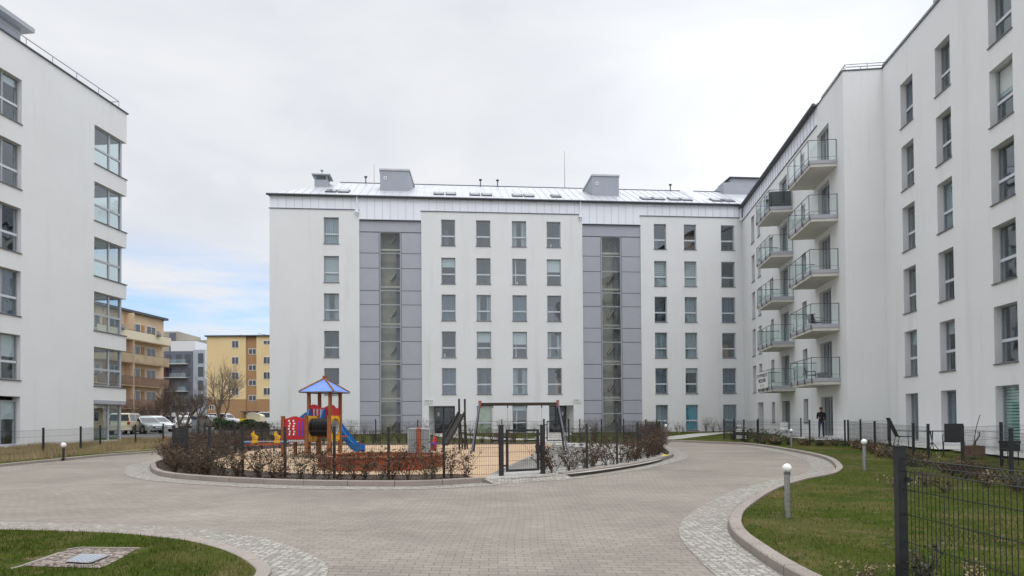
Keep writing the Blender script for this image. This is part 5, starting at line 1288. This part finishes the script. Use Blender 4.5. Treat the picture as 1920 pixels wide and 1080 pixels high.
# yellow litter on kerb, stray leaf bits
x,y=gp(1247,862); b=MB(); b.add([(-.12,0,0),(.02,-.05,.0),(.14,-.02,.02),(.1,.05,.01),(-.03,.04,.05)],[(0,1,4),(1,2,3),(1,3,4)]); b.add([(-.12,0,-.01),(.02,-.05,-.01),(.14,-.02,-.01),(.1,.05,-.01),(-.03,.04,-.01)],[(4,1,0),(3,2,1),(4,3,1)])
o=b.build('litter',M['binyellow']); o.location=(x,y,terr(x,y)+.13); tag(o,'crumpled yellow wrapper lying on the right kerb of the playground','litter')

# ======================================================== terrace furniture
def tube_chair(loc,rz,label,recl=.35,m='mesh_fabric',fm='black',back=.62,cat='garden chair',name='garden_chair'):
    o=empty(name,loc,rz,label,cat)
    b=MB(); b.box(-.25,.25,-.24,.24,.40,.43); b.build('seat',M[m],o)
    b=MB(); b.add([(-.25,.22,.43),(.25,.22,.43),(.25,.22+recl,.43+back),(-.25,.22+recl,.43+back),(-.25,.25,.43),(.25,.25,.43),(.25,.25+recl,.43+back),(-.25,.25+recl,.43+back)],[(0,1,2,3),(7,6,5,4),(0,3,7,4),(1,5,6,2),(3,2,6,7),(0,4,5,1)]); b.build('backrest',M[m],o)
    for s_ in (-.27,.27):
        b=MB(); b.tube([(s_,-.24,0),(s_,-.22,.41),(s_,-.22,.62),(s_,.3,.64)],.014,6); b.tube([(s_,.3,0),(s_,.22,.41)],.014,6); b.build('arm_frame',M[fm],o)
    return o
tz=.15
def tpos(px,Y): x=xat(px,Y); return (x,Y,terr(x,Y)+tz)
tube_chair(tpos(1694,26.0),R(75),'dark reclining garden chair leaning back beside the nearest block',recl=.3,back=.7)
tube_chair(tpos(1787,21.3),R(150),'dark mesh garden chair seen from behind on the terrace',recl=.08,back=.55)
tb=empty('garden_table',tpos(1746,22.6),0,'small dark round garden table between two chairs','table')
b=MB(); b.tube([(0,0,.70),(0,0,.725)],.36,20); b.build('tabletop',M['black'],tb)
for k_ in range(4): b=MB(); b.tube([(.05*math.cos(k_*1.57),.05*math.sin(k_*1.57),.7),(.02,0,.35),(.28*math.cos(k_*1.57+.78),.28*math.sin(k_*1.57+.78),0)],.013,5); b.build('leg',M['black'],tb)
pb_=empty('planter',tpos(1824,20.6),R(8),'brown wooden planter box with a twisted leafless plant','planter')
b=MB(); b.box(-.22,.22,-.2,.2,0,.32); b.build('box',mat('brown_planter_wood',(.17,.10,.06),.8,noise=[((2,2,9),(.11,.06,.04),.4,.7)]),pb_)
b=MB(); b.box(-.2,.2,-.18,.18,.30,.325); b.build('soil',M['soil'],pb_)
b=MB(); b.tube([(.05,0,.3),(.1,.02,.45),(.16,0,.55),(.24,.03,.62),(.22,0,.72),(.14,0,.7)],[.03,.025,.022,.02,.015,.01],6); b.tube([(0,0,.3),(.12,0,.9),(.25,0,1.25)],.012,5); b.build('stem',M['bark'],pb_)
gr=empty('barbecue',tpos(1893,17.0),0,'black box barbecue standing by the green blind door','barbecue')
b=MB(); b.box(-.17,.15,-.14,.14,.36,.54); b.box(-.18,.16,-.15,.15,.55,.62); b.build('firebox',M['black'],gr)
for sx_ in (-.14,.12):
    for sy_ in (-.11,.11): b=MB(); b.tube([(sx_,sy_,0),(sx_,sy_,.36)],.012,5); b.build('leg',M['black'],gr)
wc=empty('plastic_chair',(xat(1471,38.6),38.6,terr(17,38.6)+.1),R(-10),'white plastic chair outside the far ground floor door','chair')
b=MB(); b.box(-.22,.22,-.2,.2,.40,.44); b.build('seat',M['white'],wc)
b=MB(); b.box(-.22,.22,.18,.21,.44,.58); b.box(-.22,.22,.18,.21,.62,.85); b.build('backrest',M['white'],wc)
for sx_ in (-.19,.19):
    for sy_ in (-.17,.17): b=MB(); b.tube([(sx_,sy_,0),(sx_,sy_,.42)],.018,5); b.build('leg',M['white'],wc)
# white slatted frames leaning behind the far garden fence
for px_,Y_,nm in ((1386,33.4,'left'),(1396.5,33.0,'right')):
    fx=empty('slatted_rack',(xat(px_,Y_),Y_,terr(11.5,Y_)+.1),R(-5),f'white slatted rack in the far garden bushes, the {"wider" if nm=="left" else "narrower"} one','rack')
    wd=.14 if nm=='left' else .07
    for z in (.15,.24,.48,.56,.76): b=MB(); b.box(-wd,wd,-.02,.02,z,z+.04); b.build('slat',M['white'],fx)
    b=MB(); b.box(-wd,-wd+.02,.02,.035,0,.85); b.box(wd-.02,wd,.02,.035,0,.85); b.build('upright',M['black'],fx)
# balcony things
def bal_item(s,y,z): return wl(s,y,z)
tube_chair(bal_item(19.6,-.65,6.24),az2+R(200),'dark wicker chair on the second near balcony from the bottom',recl=.12,back=.4)
tube_chair(bal_item(18.6,-.6,3.5),az2+R(160),'dark low chair on the lowest near balcony',recl=.1,back=.4)
b=MB(); b.box(-.2,.2,-.2,.2,0,.42); b.box(-.22,.22,-.22,.22,.42,.46); o=b.build('flower_tub',M['rail']); o.location=bal_item(20.2,-.55,3.48); tag(o,'square grey tub standing on the lowest near balcony','tub')

# ======================================================== person at the door
def person(loc,rz,label):
    V={'pel':(0,0,.92),'wa':(0,0,1.08),'ch':(0,-.01,1.30),'nk':(0,0,1.46),'hd0':(0,-.01,1.53),'hd':(0,-.02,1.62),'top':(0,-.01,1.70),
       'hl':(.09,0,.88),'kl':(.11,-.02,.48),'al':(.12,.02,.08),'tl':(.13,-.14,.03),'hr':(-.09,0,.88),'kr':(-.10,.03,.48),'ar':(-.12,.06,.08),'tr':(-.13,-.09,.03),
       'sl':(.18,0,1.40),'el':(.21,.03,1.12),'wl':(.15,-.16,.98),'sr':(-.18,0,1.40),'er':(-.21,.03,1.12),'wr':(-.13,-.2,1.1),
       'pl':(.13,-.22,.95),'pr':(-.09,-.26,1.13)}
    Rr={'pel':.135,'wa':.125,'ch':.15,'nk':.06,'hd0':.065,'hd':.092,'top':.075,'hl':.095,'kl':.062,'al':.045,'tl':.04,'hr':.095,'kr':.062,'ar':.045,'tr':.04,'sl':.07,'el':.048,'wl':.03,'sr':.07,'er':.048,'wr':.03,'pl':.03,'pr':.03}
    Ed=[('pel','wa'),('wa','ch'),('ch','nk'),('nk','hd0'),('hd0','hd'),('hd','top'),('pel','hl'),('hl','kl'),('kl','al'),('al','tl'),('pel','hr'),('hr','kr'),('kr','ar'),('ar','tr'),('ch','sl'),('sl','el'),('el','wl'),('wl','pl'),('ch','sr'),('sr','er'),('er','wr'),('wr','pr')]
    names=list(V); vs=[V[k_] for k_ in names]
    # fingers
    for s_,h_ in (('pl',1),('pr',-1)):
        base=Vector(V[s_]); 
        for f_ in range(5):
            if f_==4: q=base+Vector((-h_*.035,-.02,.01)); q2=base+Vector((-h_*.05,-.045,.0))
            else: q=base+Vector((h_*(-.022+.015*f_),-.045,-.004*f_)); q2=q+Vector((0,-.03+.003*abs(f_-1),-.02))
            names+=[f'{s_}{f_}a',f'{s_}{f_}b']; vs+=[tuple(q),tuple(q2)]; Rr[f'{s_}{f_}a']=.009; Rr[f'{s_}{f_}b']=.007; Ed+=[(s_,f'{s_}{f_}a'),(f'{s_}{f_}a',f'{s_}{f_}b')]
    me=bpy.data.meshes.new('person'); me.from_pydata(vs,[(names.index(a_),names.index(b_)) for a_,b_ in Ed],[]); o=bpy.data.objects.new('tmp',me); COL.objects.link(o)
    md_=o.modifiers.new('s','SKIN'); 
    for i,nme in enumerate(names): me.skin_vertices[0].data[i].radius=(Rr[nme],Rr[nme])
    me.skin_vertices[0].data[0].use_root=True
    o.modifiers.new('u','SUBSURF').levels=2
    dg=bpy.context.evaluated_depsgraph_get(); m2=bpy.data.meshes.new_from_object(o.evaluated_get(dg)); bpy.data.objects.remove(o)
    m2.materials.clear(); 
    for q in ('skin','jacket','jeans','hair'): m2.materials.append(M[q])
    for f_ in m2.polygons:
        c=f_.center; z=c.z; f_.use_smooth=True
        if z>1.49: f_.material_index=0
        elif z<.1: f_.material_index=3
        elif z<.9 and abs(c.x)<.22 and c.y>-.17: f_.material_index=2
        elif c.y<-.2 and .95<z<1.15: f_.material_index=0
        else: f_.material_index=1
    root=bpy.data.objects.new('person',m2); COL.objects.link(root); root.location=loc; root.rotation_euler=(0,0,rz); tag(root,label,'person')
    h=MB(); h.sphere((0,.01,1.66),.105,16,10,(.95,1.05,.95)); vv=[]; 
    hh=MB(); keep=[f_ for f_ in h.f if sum(h.v[i][2] for i in f_)/4>1.655 or sum(h.v[i][1] for i in f_)/4>.03]
    hh.v=h.v; hh.f=keep; hh.mi=[0]*len(keep); hh.build('hair',M['hair'],root,smooth=True)
    fc=MB()
    for sx_ in (-.032,.032): fc.sphere((sx_,-.105,1.625),.011,8,6)
    fc.build('eyes',M['hair'],root)
    fc=MB(); fc.sphere((0,-.112,1.6),.014,8,6,(.7,1,1.2)); fc.build('nose',M['skin'],root); fc=MB(); fc.sphere((0,-.105,1.565),.02,8,6,(1,.4,.3)); fc.build('mouth',M['car_dark'],root)
    return root
px_,py_,pz_=wl(19.3,-.35,0)
person((px_,py_,terr(px_,py_)+.16),R(-25),'person in black jacket and blue jeans standing at the near garden door').scale=(.92,.92,.92)

# ======================================================== cars
def car(loc,rz,label,paint,L=4.2,W=1.72,H=1.45,kind='hatch',group='cars parked at the left'):
    o=empty('parked_car' if kind!='van' else 'parked_van',loc,rz,label,'van' if kind=='van' else 'car',group)
    if kind=='hatch': low=[(0,.30),(.02,.62),(.05,.86),(.22,.93),(.62,.88),(.80,.84),(.95,.74),(1,.60),(1,.28)]; top=[(.05,.88),(.14,1.36),(.24,1.44),(.50,1.45),(.62,1.32),(.79,.85)]
    elif kind=='suv': low=[(0,.35),(.01,.8),(.02,1.0),(.2,1.05),(.7,1.02),(.86,.98),(.97,.88),(1,.7),(1,.33)]; top=[(.02,1.02),(.05,1.62),(.12,1.7),(.52,1.7),(.62,1.55),(.72,1.02)]
    else: low=[(0,.35),(.0,.8),(.0,1.05),(.2,1.1),(.75,1.08),(.88,1.0),(.98,.85),(1,.65),(1,.33)]; top=[(.0,1.08),(.01,1.78),(.05,1.88),(.62,1.88),(.70,1.75),(.82,1.06)]
    hs_=H/1.45 if kind=='hatch' else 1
    low=[(x*L,z*hs_) for x,z in low]; top=[(x*L,z*hs_) for x,z in top]
    # body with wheel arches
    wx=[.17*L,.80*L]; rw=.31
    poly=[]
    for c in wx:
        poly+= [(c-rw-.05,low[0][1]-.05)]+[(c+(rw+.04)*math.cos(t),.32+(rw+.04)*math.sin(t)) for t in [math.pi*(1-k_/8) for k_ in range(9)]]+[(c+rw+.05,low[0][1]-.05)]
    under=poly; body=[p for p in under]+[low[-1]]+low[-2:0:-1]+[low[0]]
    bm=bmesh.new(); secs=[(-W/2,.0,.96),(-W/2+.06,0,1),(W/2-.06,0,1),(W/2,0,.96)]
    b=MB(); b.yprism([(x,z) for x,z in body],-W/2,W/2); bd=b.build('body',paint,o)
    bm.free(); bmod=bmesh.new(); bmod.from_mesh(bd.data); bmesh.ops.bevel(bmod,geom=[e_ for e_ in bmod.edges if len(e_.link_faces)==2 and e_.calc_face_angle(0)>.2 and abs(e_.verts[0].co.y)>W/2-.01 and e_.verts[0].co.z>.45 and e_.verts[1].co.z>.45 and abs(e_.verts[0].co.y-e_.verts[1].co.y)<.01],offset=.07,segments=3,affect='EDGES'); bmod.to_mesh(bd.data); bmod.free()
    ca=MB(); n=len(top); ins=.17; vs=[];
    for s_ in (-1,1):
        for i,(x,z) in enumerate(top):
            k_=(z-top[0][1])/(max(t_[1] for t_ in top)-top[0][1]); vs.append((x,s_*(W/2-.03-ins*k_),z))
    ca.add(vs,[tuple(range(n)),tuple(range(2*n-1,n-1,-1))]+[(i,n+i,n+(i+1)%n,(i+1)%n) for i in range(n)]); cab=ca.build('cabin',paint,o)
    g=MB(); cx_=sum(p[0] for p in top)/n
    zt_=max(t_[1] for t_ in top); zb_=top[0][1]
    for s_ in (-1,1):
        def P(x,z): k_=(z-zb_)/(zt_-zb_); return (x,s_*(W/2-.026-ins*k_),z)
        a0,a1,r0,r1,e0_=top[0],top[1],top[2],top[-2],top[-1]
        zz0=zb_+.05; zz1=zt_-.1
        def xl(z,p,q): return p[0]+(q[0]-p[0])*(z-p[1])/(q[1]-p[1])
        xf0=xl(zz0,e0_,r1)-.1; xf1=xl(min(zz1,r1[1]),e0_,r1)-.12; xb0=xl(zz0,a0,a1)+.14; xb1=xl(min(zz1,a1[1]),a0,a1)+.14; xm=(xf1+xb1)/2
        g.quad(P(xb0,zz0),P(xm-.04,zz0),P(xm-.04,zz1),P(xb1,zz1)); g.quad(P(xm+.04,zz0),P(xf0,zz0),P(xf1,zz1),P(xm+.04,zz1))
    k0=.08
    def lerp(p,q,t): return (p[0]+(q[0]-p[0])*t,p[1]+(q[1]-p[1])*t)
    for p,q,dx in ((top[-1],top[-2],.012),(top[0],top[1],-.012)):
        c0=lerp(p,q,.1); c1=lerp(p,q,.92); 
        def hw(z): return W/2-.1-ins*(z-zb_)/(zt_-zb_)
        g.quad((c0[0]+dx,-hw(c0[1]),c0[1]+.01),(c0[0]+dx,hw(c0[1]),c0[1]+.01),(c1[0]+dx,hw(c1[1]),c1[1]+.01),(c1[0]+dx,-hw(c1[1]),c1[1]+.01))
    g.build('windows',M['carglass'],o)
    for c in wx:
        for s_ in (-1,1):
            wv=MB(); wv.tube([(c,s_*(W/2-.2),.31),(c,s_*(W/2-.0),.31)],rw,20); w__=wv.build('wheel',M['tyre'],o)
            wv=MB(); wv.tube([(c,s_*(W/2-.02),.31),(c,s_*(W/2+.012),.31)],rw*.62,12); wv.build('rim',M['rim'],w__)
    for s_ in (-1,1):
        b=MB(); b.box(L*.965,L+.015,s_*(W/2-.2)-.16,s_*(W/2-.2)+.16,low[-2][1]-.02,low[-2][1]+.12); b.build('headlight',M['lamp'],o)
        b=MB(); b.box(-.015,.06,s_*(W/2-.13)-.1,s_*(W/2-.13)+.1,low[1][1],low[1][1]+.2); b.build('tail_light',M['taillight'],o)
        b=MB(); b.box(L*.64,L*.67,s_*(W/2+.06)-.08,s_*(W/2+.06)+.08,zb_+.02,zb_+.16); b.build('wing_mirror',paint,o)
    b=MB(); b.box(L-.03,L+.02,-.45,.45,.42,.58); b.build('grille',M['darkmetal'],o)
    b=MB(); b.box(L+.02,L+.03,-.26,.26,.44,.54); b.build('number_plate',M['white'],o)
    return o
def cpos(px,Y): x=xat(px,Y); return (x,Y,terr(x,Y)+.01)
car(cpos(222,53.5),R(100),'cream van parked at the corner of the left block, its back to us',M['car_cream'],kind='suv',L=4.4,H=1.8)
car(cpos(240,57.5),R(-28),'grey silver hatchback parked nearest the lawn, nose to the right',M['car_silver'],L=4.0)
car(cpos(262,62.5),R(-30),'white hatchback just behind the grey silver one',M['car_white'],L=4.3)
car(cpos(340,80),R(-60),'small white car partly hidden behind the bare bushes',M['car_white'],L=3.8)
car(cpos(372,86),R(-20),'silver blue car standing before the pale blue flats',M['car_silver'],L=3.6)
car(cpos(394,90),R(-12),'white van parked left of the lone bare tree',M['car_white'],kind='suv',L=4.4)
car(cpos(484,92),R(15),'white van half hidden behind the corner of the centre block',M['car_white'],kind='van',L=5)

# ======================================================== background buildings
def bg_window(mb_f,mb_g,x0,x1,z0,z1,y=-.02):
    pass
def bgwin(par,x0,x1,z0,z1,y=0,fm='white_pvc',mull=True):
    f=MB(); f.box(x0-.06,x1+.06,y-.05,y+.03,z0-.06,z1+.06); o=f.build('window',M[fm],par)
    g=MB()
    if mull: m_=(x0+x1)/2; g.box(x0+.03,m_-.05,y-.065,y-.05,z0+.04,z1-.04); g.box(m_+.05,x1-.03,y-.065,y-.05,z0+.04,z1-.04)
    else: g.box(x0+.03,x1-.03,y-.065,y-.05,z0+.04,z1-.04)
    g.build('pane',M['winback'],o); return o
# balconied ochre block
b0=(-56+.109*60,60.0); b1=(-45.85,89.8); azb,BL=bframe(b0,b1)
BB=empty('balcony_block',(b0[0],b0[1],0),azb,'old ochre block with long brown and cream balconies behind the cars','apartment building')
TOPB=15.2
wb=MB(); wb.box(0,BL,0,11,.2,TOPB); wb.build('wall',M['ochre'],BB)
rb=MB(); rb.box(-.3,BL+.3,-.5,11.3,TOPB,TOPB+.28); rb.build('roof',M['darkmetal'],BB)
fz=[12.75,10.0,7.22,4.45]
for k_,z in enumerate(fz):
    for (a_,c_) in ((BL-13.6,BL-7.6),(BL-7.4,BL-.6)) if k_ else ((BL-13.6,BL-.2),):
        s=MB(); s.box(a_,c_,-1.15,0,z-1.05,z-.9); so__=s.build('balcony',M['ochre'],BB)
        p=MB(); p.box(a_,c_,-1.2,-1.15,z-.95,z+.06); p.box(c_-.05,c_,-1.149,0,z-.95,z+.06); p.build('balustrade',M[('palebal','beigebal','brownbal','brownbal')[k_]],so__)
        r_=MB(); r_.tube([(a_,-1.17,z+.12),(c_,-1.17,z+.12)],.03,5); r_.build('handrail',M['rail'],so__)
    for q in (BL-12.6,BL-9.3,BL-5.6,BL-2.6): bgwin(BB,q-.85,q+.85,z-.15,z+1.25)
    d=MB()
    for q in (BL-10.9,BL-4.2): d.box(q-.3,q+.3,-.06,0,z-.9,z+1.2)
    d.build('balcony_door',M['brownwall'],BB)
for q in (BL-12.6,BL-9.3,BL-5.6,BL-2.6): bgwin(BB,q-.7,q+.7,1.9,3.0)
d=MB(); d.box(BL-7.5,BL-7.4,-1.19,0,1,TOPB-.2); d.build('partition',M['ochre'],BB)
for q in (BL-9.7,BL-3.0):
    v=MB(); v.tube([(q,-1.35,13.0),(q,-1.45,13.05)],[.42,.36],14); v.build('satellite_dish',M['rail'],BB)
# yellow block
YB=empty('yellow_block',(-55.45,124,0),0,'yellow block with brown stair strip and brown base beside the centre block','apartment building')
w_=MB(); w_.box(0,7.07,0,12,5.95,17.4); w_.box(9.02,26,0,12,5.95,17.4); w_.build('wall',M['yellowwall'],YB)
w_=MB(); w_.box(0,7.07,.02,12,.8,5.95); w_.box(9.02,26,.02,12,.8,5.95); w_.build('base_wall',M['brownwall'],YB)
w_=MB(); w_.box(7.07,9.02,.3,12,.8,17.3); w_.build('stair_strip',M['brownwall'],YB)
w_=MB(); w_.box(-.3,26.3,-.35,12.3,17.4,17.62); w_.build('roof',M['darkmetal'],YB)
for z in (15.36,12.4,9.63,6.75):
    bgwin(YB,4.6,5.75,z,z+1.25); bgwin(YB,10.35,11.6,z+(.6 if z>15 else 0),z+1.25); bgwin(YB,14,15.2,z,z+1.25)
for z in (14.2,11.25,8.5,5.7): bgwin(YB,7.55,8.85,z,z+.95,y=.3)
w_=MB(); w_.box(6.6,9.6,-1.3,.0,3.6,3.75); w_.build('entrance_canopy',M['darkmetal'],YB)
bgwin(YB,.5,1.3,4.2,4.9,y=.02); 
w_=MB(); w_.tube([(4.2,5,17.6),(4.2,5,18.5)],.04,5); w_.tube([(7.6,5,17.6),(7.6,5,18.6),(9.4,5,18.2)],.05,5); w_.build('antenna_mast',M['rail'],YB)
# modern dark / pale blue block
MBk=empty('modern_block',(-77.5,150,0),0,'modern block part slate grey and part pale blue with white balconies','apartment building')
w_=MB(); w_.box(0,7.2,0,14,1,17.6); w_.build('slate_wall',M['slate'],MBk)
w_=MB(); w_.box(7.2,24,.3,14,1,17.9); w_.build('pale_wall',M['bluegrey'],MBk)
w_=MB(); w_.box(1.0,6.5,3,12,17.6,20.2); w_.build('penthouse',M['white_pvc'],MBk)
for z in (15.0,12.0,9.0,6.0):
    for x_ in (1.4,3.6,5.6): bgwin(MBk,x_,x_+1.3,z,z+1.9,fm='slate',mull=False)
    for x_ in (8.4,10.9,14): bgwin(MBk,x_,x_+1.1,z,z+2.1,y=.3,fm='slate',mull=False)
    s=MB(); s.box(1.0,6.4,-1.2,0,z-.35,z-.2); so__=s.build('balcony',M['white_pvc'],MBk); s=MB(); s.box(1.0,6.4,-1.22,-1.19,z-.2,z+.7); s.build('balustrade',M['glass_rail'],so__)
s=MB(); s.box(9.9,10.5,.2,.3,11.5,17.7); s.build('white_strip',M['white_pvc'],MBk)
s=MB(); s.box(1.5,9,-.4,0,1,3.2); s.build('shopfront',M['bluesign'],MBk); s=MB(); s.box(1.5,9,-.6,0,3.2,4.1); s.build('fascia',M['white_pvc'],MBk)
RB_=empty('red_block',(-79.5,146,0),0,'narrow reddish block glimpsed left of the slate grey flats','apartment building')
s=MB(); s.box(0,3.4,0,8,1,14.2); s.build('wall',M['wood_red'] if False else mat('red_render',(.30,.10,.08),.9),RB_); s=MB(); s.box(-.1,3.5,-.1,8,14.2,14.4); s.build('roof',M['darkmetal'],RB_)
for z in (12,9,6): bgwin(RB_,1,2.4,z,z+1.4)
CT=empty('concrete_tower',(-98.5,190,0),0,'stepped grey concrete tower block in the far distance','apartment building')
s=MB(); s.box(0,5.5,0,14,1,27.4); s.box(5.5,14.5,2,14,1,25.2); s.build('wall',M['panelblock'],CT); s=MB(); s.box(3.2,4.8,-.3,0,1,27); s.build('shaft',M['slate'],CT)
for z in range(6): bgwin(CT,7,9,8.2+z*2.8,9.5+z*2.8,y=2); bgwin(CT,11,13,8.2+z*2.8,9.5+z*2.8,y=2)
# street items behind
x=xat(462,80); gz=terr(x,80)
sh=empty('bin_shelter',(x,80,gz),0,'cream bin shelter with rounded roof before the yellow block','shelter')
b=MB(); b.yprism([(0,0),(1.62,0),(1.62,1.35)]+[(.81+.81*math.cos(t),1.35+.3*math.sin(t)) for t in [math.pi*k_/10 for k_ in range(1,10)]]+[(0,1.35)],0,1.5); b.build('wall',M['cream'],sh)
b=MB(); b.tube([(-.04,-.02,1.35)]+[(.81-.85*math.cos(t),-.02,1.37+.33*math.sin(t)) for t in [math.pi*k_/10 for k_ in range(1,10)]]+[(1.66,-.02,1.35)],.04,5); b.build('roof_edge',M['white'],sh)
x=xat(449,72); bn_=empty('waste_container',(x,72,terr(x,72)),0,'yellow waste container left of the cream shelter','container')
b=MB(); b.yprism([(0.05,.1),(.72,.1),(.78,.95),(0,.95)],0,.8); b.build('body',M['binyellow'],bn_); b=MB(); b.yprism([(-.03,.95),(.81,.95),(.74,1.12),(.05,1.12)],-.03,.83); b.build('lid',M['binyellow'],bn_)
x=xat(366,50); kb=empty('utility_cabinet',(x,50,terr(x,50)),0,'grey green utility cabinet behind the playground hedge at left','cabinet')
b=MB(); b.box(-.2,.2,-.15,.15,0,1.25); b.build('body',M['green_box'],kb); b=MB(); b.box(-.23,.23,-.18,.18,1.25,1.32); b.build('lid',M['darkmetal'],kb); b=MB(); b.box(-.16,.16,-.16,-.15,.12,1.15); b.build('door',M['greypanel'],kb)
# low fence posts beyond at left
fence([(-18.6,40.5),(-18.2,44.5),(-14.0,47.5),(-9.8,49.0)],1.1,'mesh fence beyond the playground between the lawn and the car park',wire=.005,step=.1)
# hedges behind
def leafbox(name,x0,x1,y0,y1,h,n,leaf,m,label,cat='hedge'):
    r=random.Random(int(x0*10)); b=MB(); o=empty(name,(x0,y0,terr(x0,y0)),0,label,cat)
    for i in range(n):
        u=r.random(); s_=h*(.82+.18*math.sin(u*(x1-x0)*1.7+1)+.08*math.sin(u*(x1-x0)*5)); face=r.random()
        x=u*(x1-x0); y=r.random()**1.5*(y1-y0) if face>.5 else r.uniform(-.1,.15); z=r.random()**.8*s_ if face<=.5 else s_*(1-.12*r.random())
        c=Vector((x,y,z)); a_=Vector((r.uniform(-1,1),r.uniform(-1,1),r.uniform(-1,1))).normalized(); v=a_.cross(Vector((r.uniform(-1,1),r.uniform(-1,1),.3))).normalized(); q=leaf*r.uniform(.6,1.3)
        b.quad(c-a_*q*.5,c+v*q*.35,c+a_*q*.5,c-v*q*.35)
    b.build('foliage',M[m],o)
    k_=MB(); k_.box(.1,x1-x0-.1,.15,y1-y0-.1,0,h*.7); k_.build('inner_twigs',M['twig'],o); return o
xh0,xh1=xat(400,66),xat(458,66); leafbox('hedge',xh0,xh1,66,67.2,1.15,3500,.14,'hedge','clipped dark green hedge under the lone bare tree')
xh0,xh1=xat(456,60),xat(512,60); leafbox('hedge',xh0,xh1,60,61.2,1.05,3500,.13,'hedge','green hedge at the foot of the centre block corner')
# ======================================================== bare trees
def bare_tree(loc,h,seed,label,spread=.55,levels=6,nb=3,trunk=.16,first=.28,tw='twig_pale',group=None,multi=1,name='bare_tree',limb=None):
    r=random.Random(seed); o=empty(name,loc,0,label,'tree',group); T=MB(); Cn=MB()
    def grow(p,d,L,rad,lev,mb_):
        n=3; pts=[p]; q=p.copy(); dd=d.copy()
        for i in range(n):
            dd=(dd+Vector((r.gauss(0,.07),r.gauss(0,.07),r.gauss(.05,.05)))).normalized(); q=q+dd*(L/n); pts.append(q.copy())
        mb_.tube(pts,[rad*(1-.35*i/n) for i in range(n+1)],6 if lev<2 else 3,caps=False)
        if lev>=levels: return
        k_=(5 if (limb and lev==0) else nb)+(1 if r.random()<.4 else 0)
        for i in range(k_):
            t=r.uniform(.35,1.0) if i else 1.0; j=min(int(t*n),n-1); s_=pts[j].lerp(pts[j+1],t*n-j)
            ax=Vector((r.gauss(0,1),r.gauss(0,1),r.gauss(.15,.5))).normalized(); nd=(dd+ax*spread*(1.15 if i else .35)).normalized()
            if nd.z<-.1: nd.z=.05
            grow(s_,nd,h*limb*r.uniform(.85,1.1) if (limb and lev==0) else L*r.uniform(.62,.82),max(rad*.58,.008),lev+1,Cn)
    for q in range(multi):
        d=Vector((0,0,1)) if multi==1 else Vector((r.gauss(0,.4),r.gauss(0,.4),1)).normalized()
        grow(Vector((r.gauss(0,.1)*(multi>1),0,-.1)),d,h*first,trunk,0,T)
    T.build('trunk',M['bark'],o); Cn.build('crown',M[tw],o); return o
x=xat(411,76); bare_tree((x,76,terr(x,76)),7.9,17,'lone bare tree with open orange tinted twigs before the yellow block',spread=.8,levels=5,first=.17,trunk=.17,nb=3,limb=.3)
for px_,Y_,h_,sd_,lb in ((338,66,7.0,8,'bare tree with dense brown twigs before the slate grey flats'),(322,70,8.0,9,'bare tree directly right of the white hatchback'),(366,82,8.0,12,'bare tree standing left of the yellow block corner'),(300,76,6.5,14,'bare tree before the right end of the ochre balconies')):
    x=xat(px_,Y_); bare_tree((x,Y_,terr(x,Y_)),h_,sd_,lb,spread=.62,levels=5,nb=3,first=.22,trunk=.12,tw='twig',multi=2)
for i,(px_,Y_) in enumerate(((240,74),(262,76),(285,72))):
    x=xat(px_,Y_); bare_tree((x,Y_,terr(x,Y_)),3.8,30+i,'low bare brown bush behind the parked cars',spread=.8,levels=4,nb=3,first=.28,trunk=.05,tw='twig',multi=4,group='bare bushes behind the cars',name='bare_bush')
for i,(px_,Y_) in enumerate(((345,56),(372,58),(392,60))):
    x=xat(px_,Y_); bare_tree((x,Y_,terr(x,Y_)),1.9,50+i,'knee high bare scrub on the dry lawn beyond the playground','x' and .8,levels=3,nb=3,first=.35,trunk=.03,tw='twig_pale',multi=5,group='scrub beyond the playground',name='bare_bush')
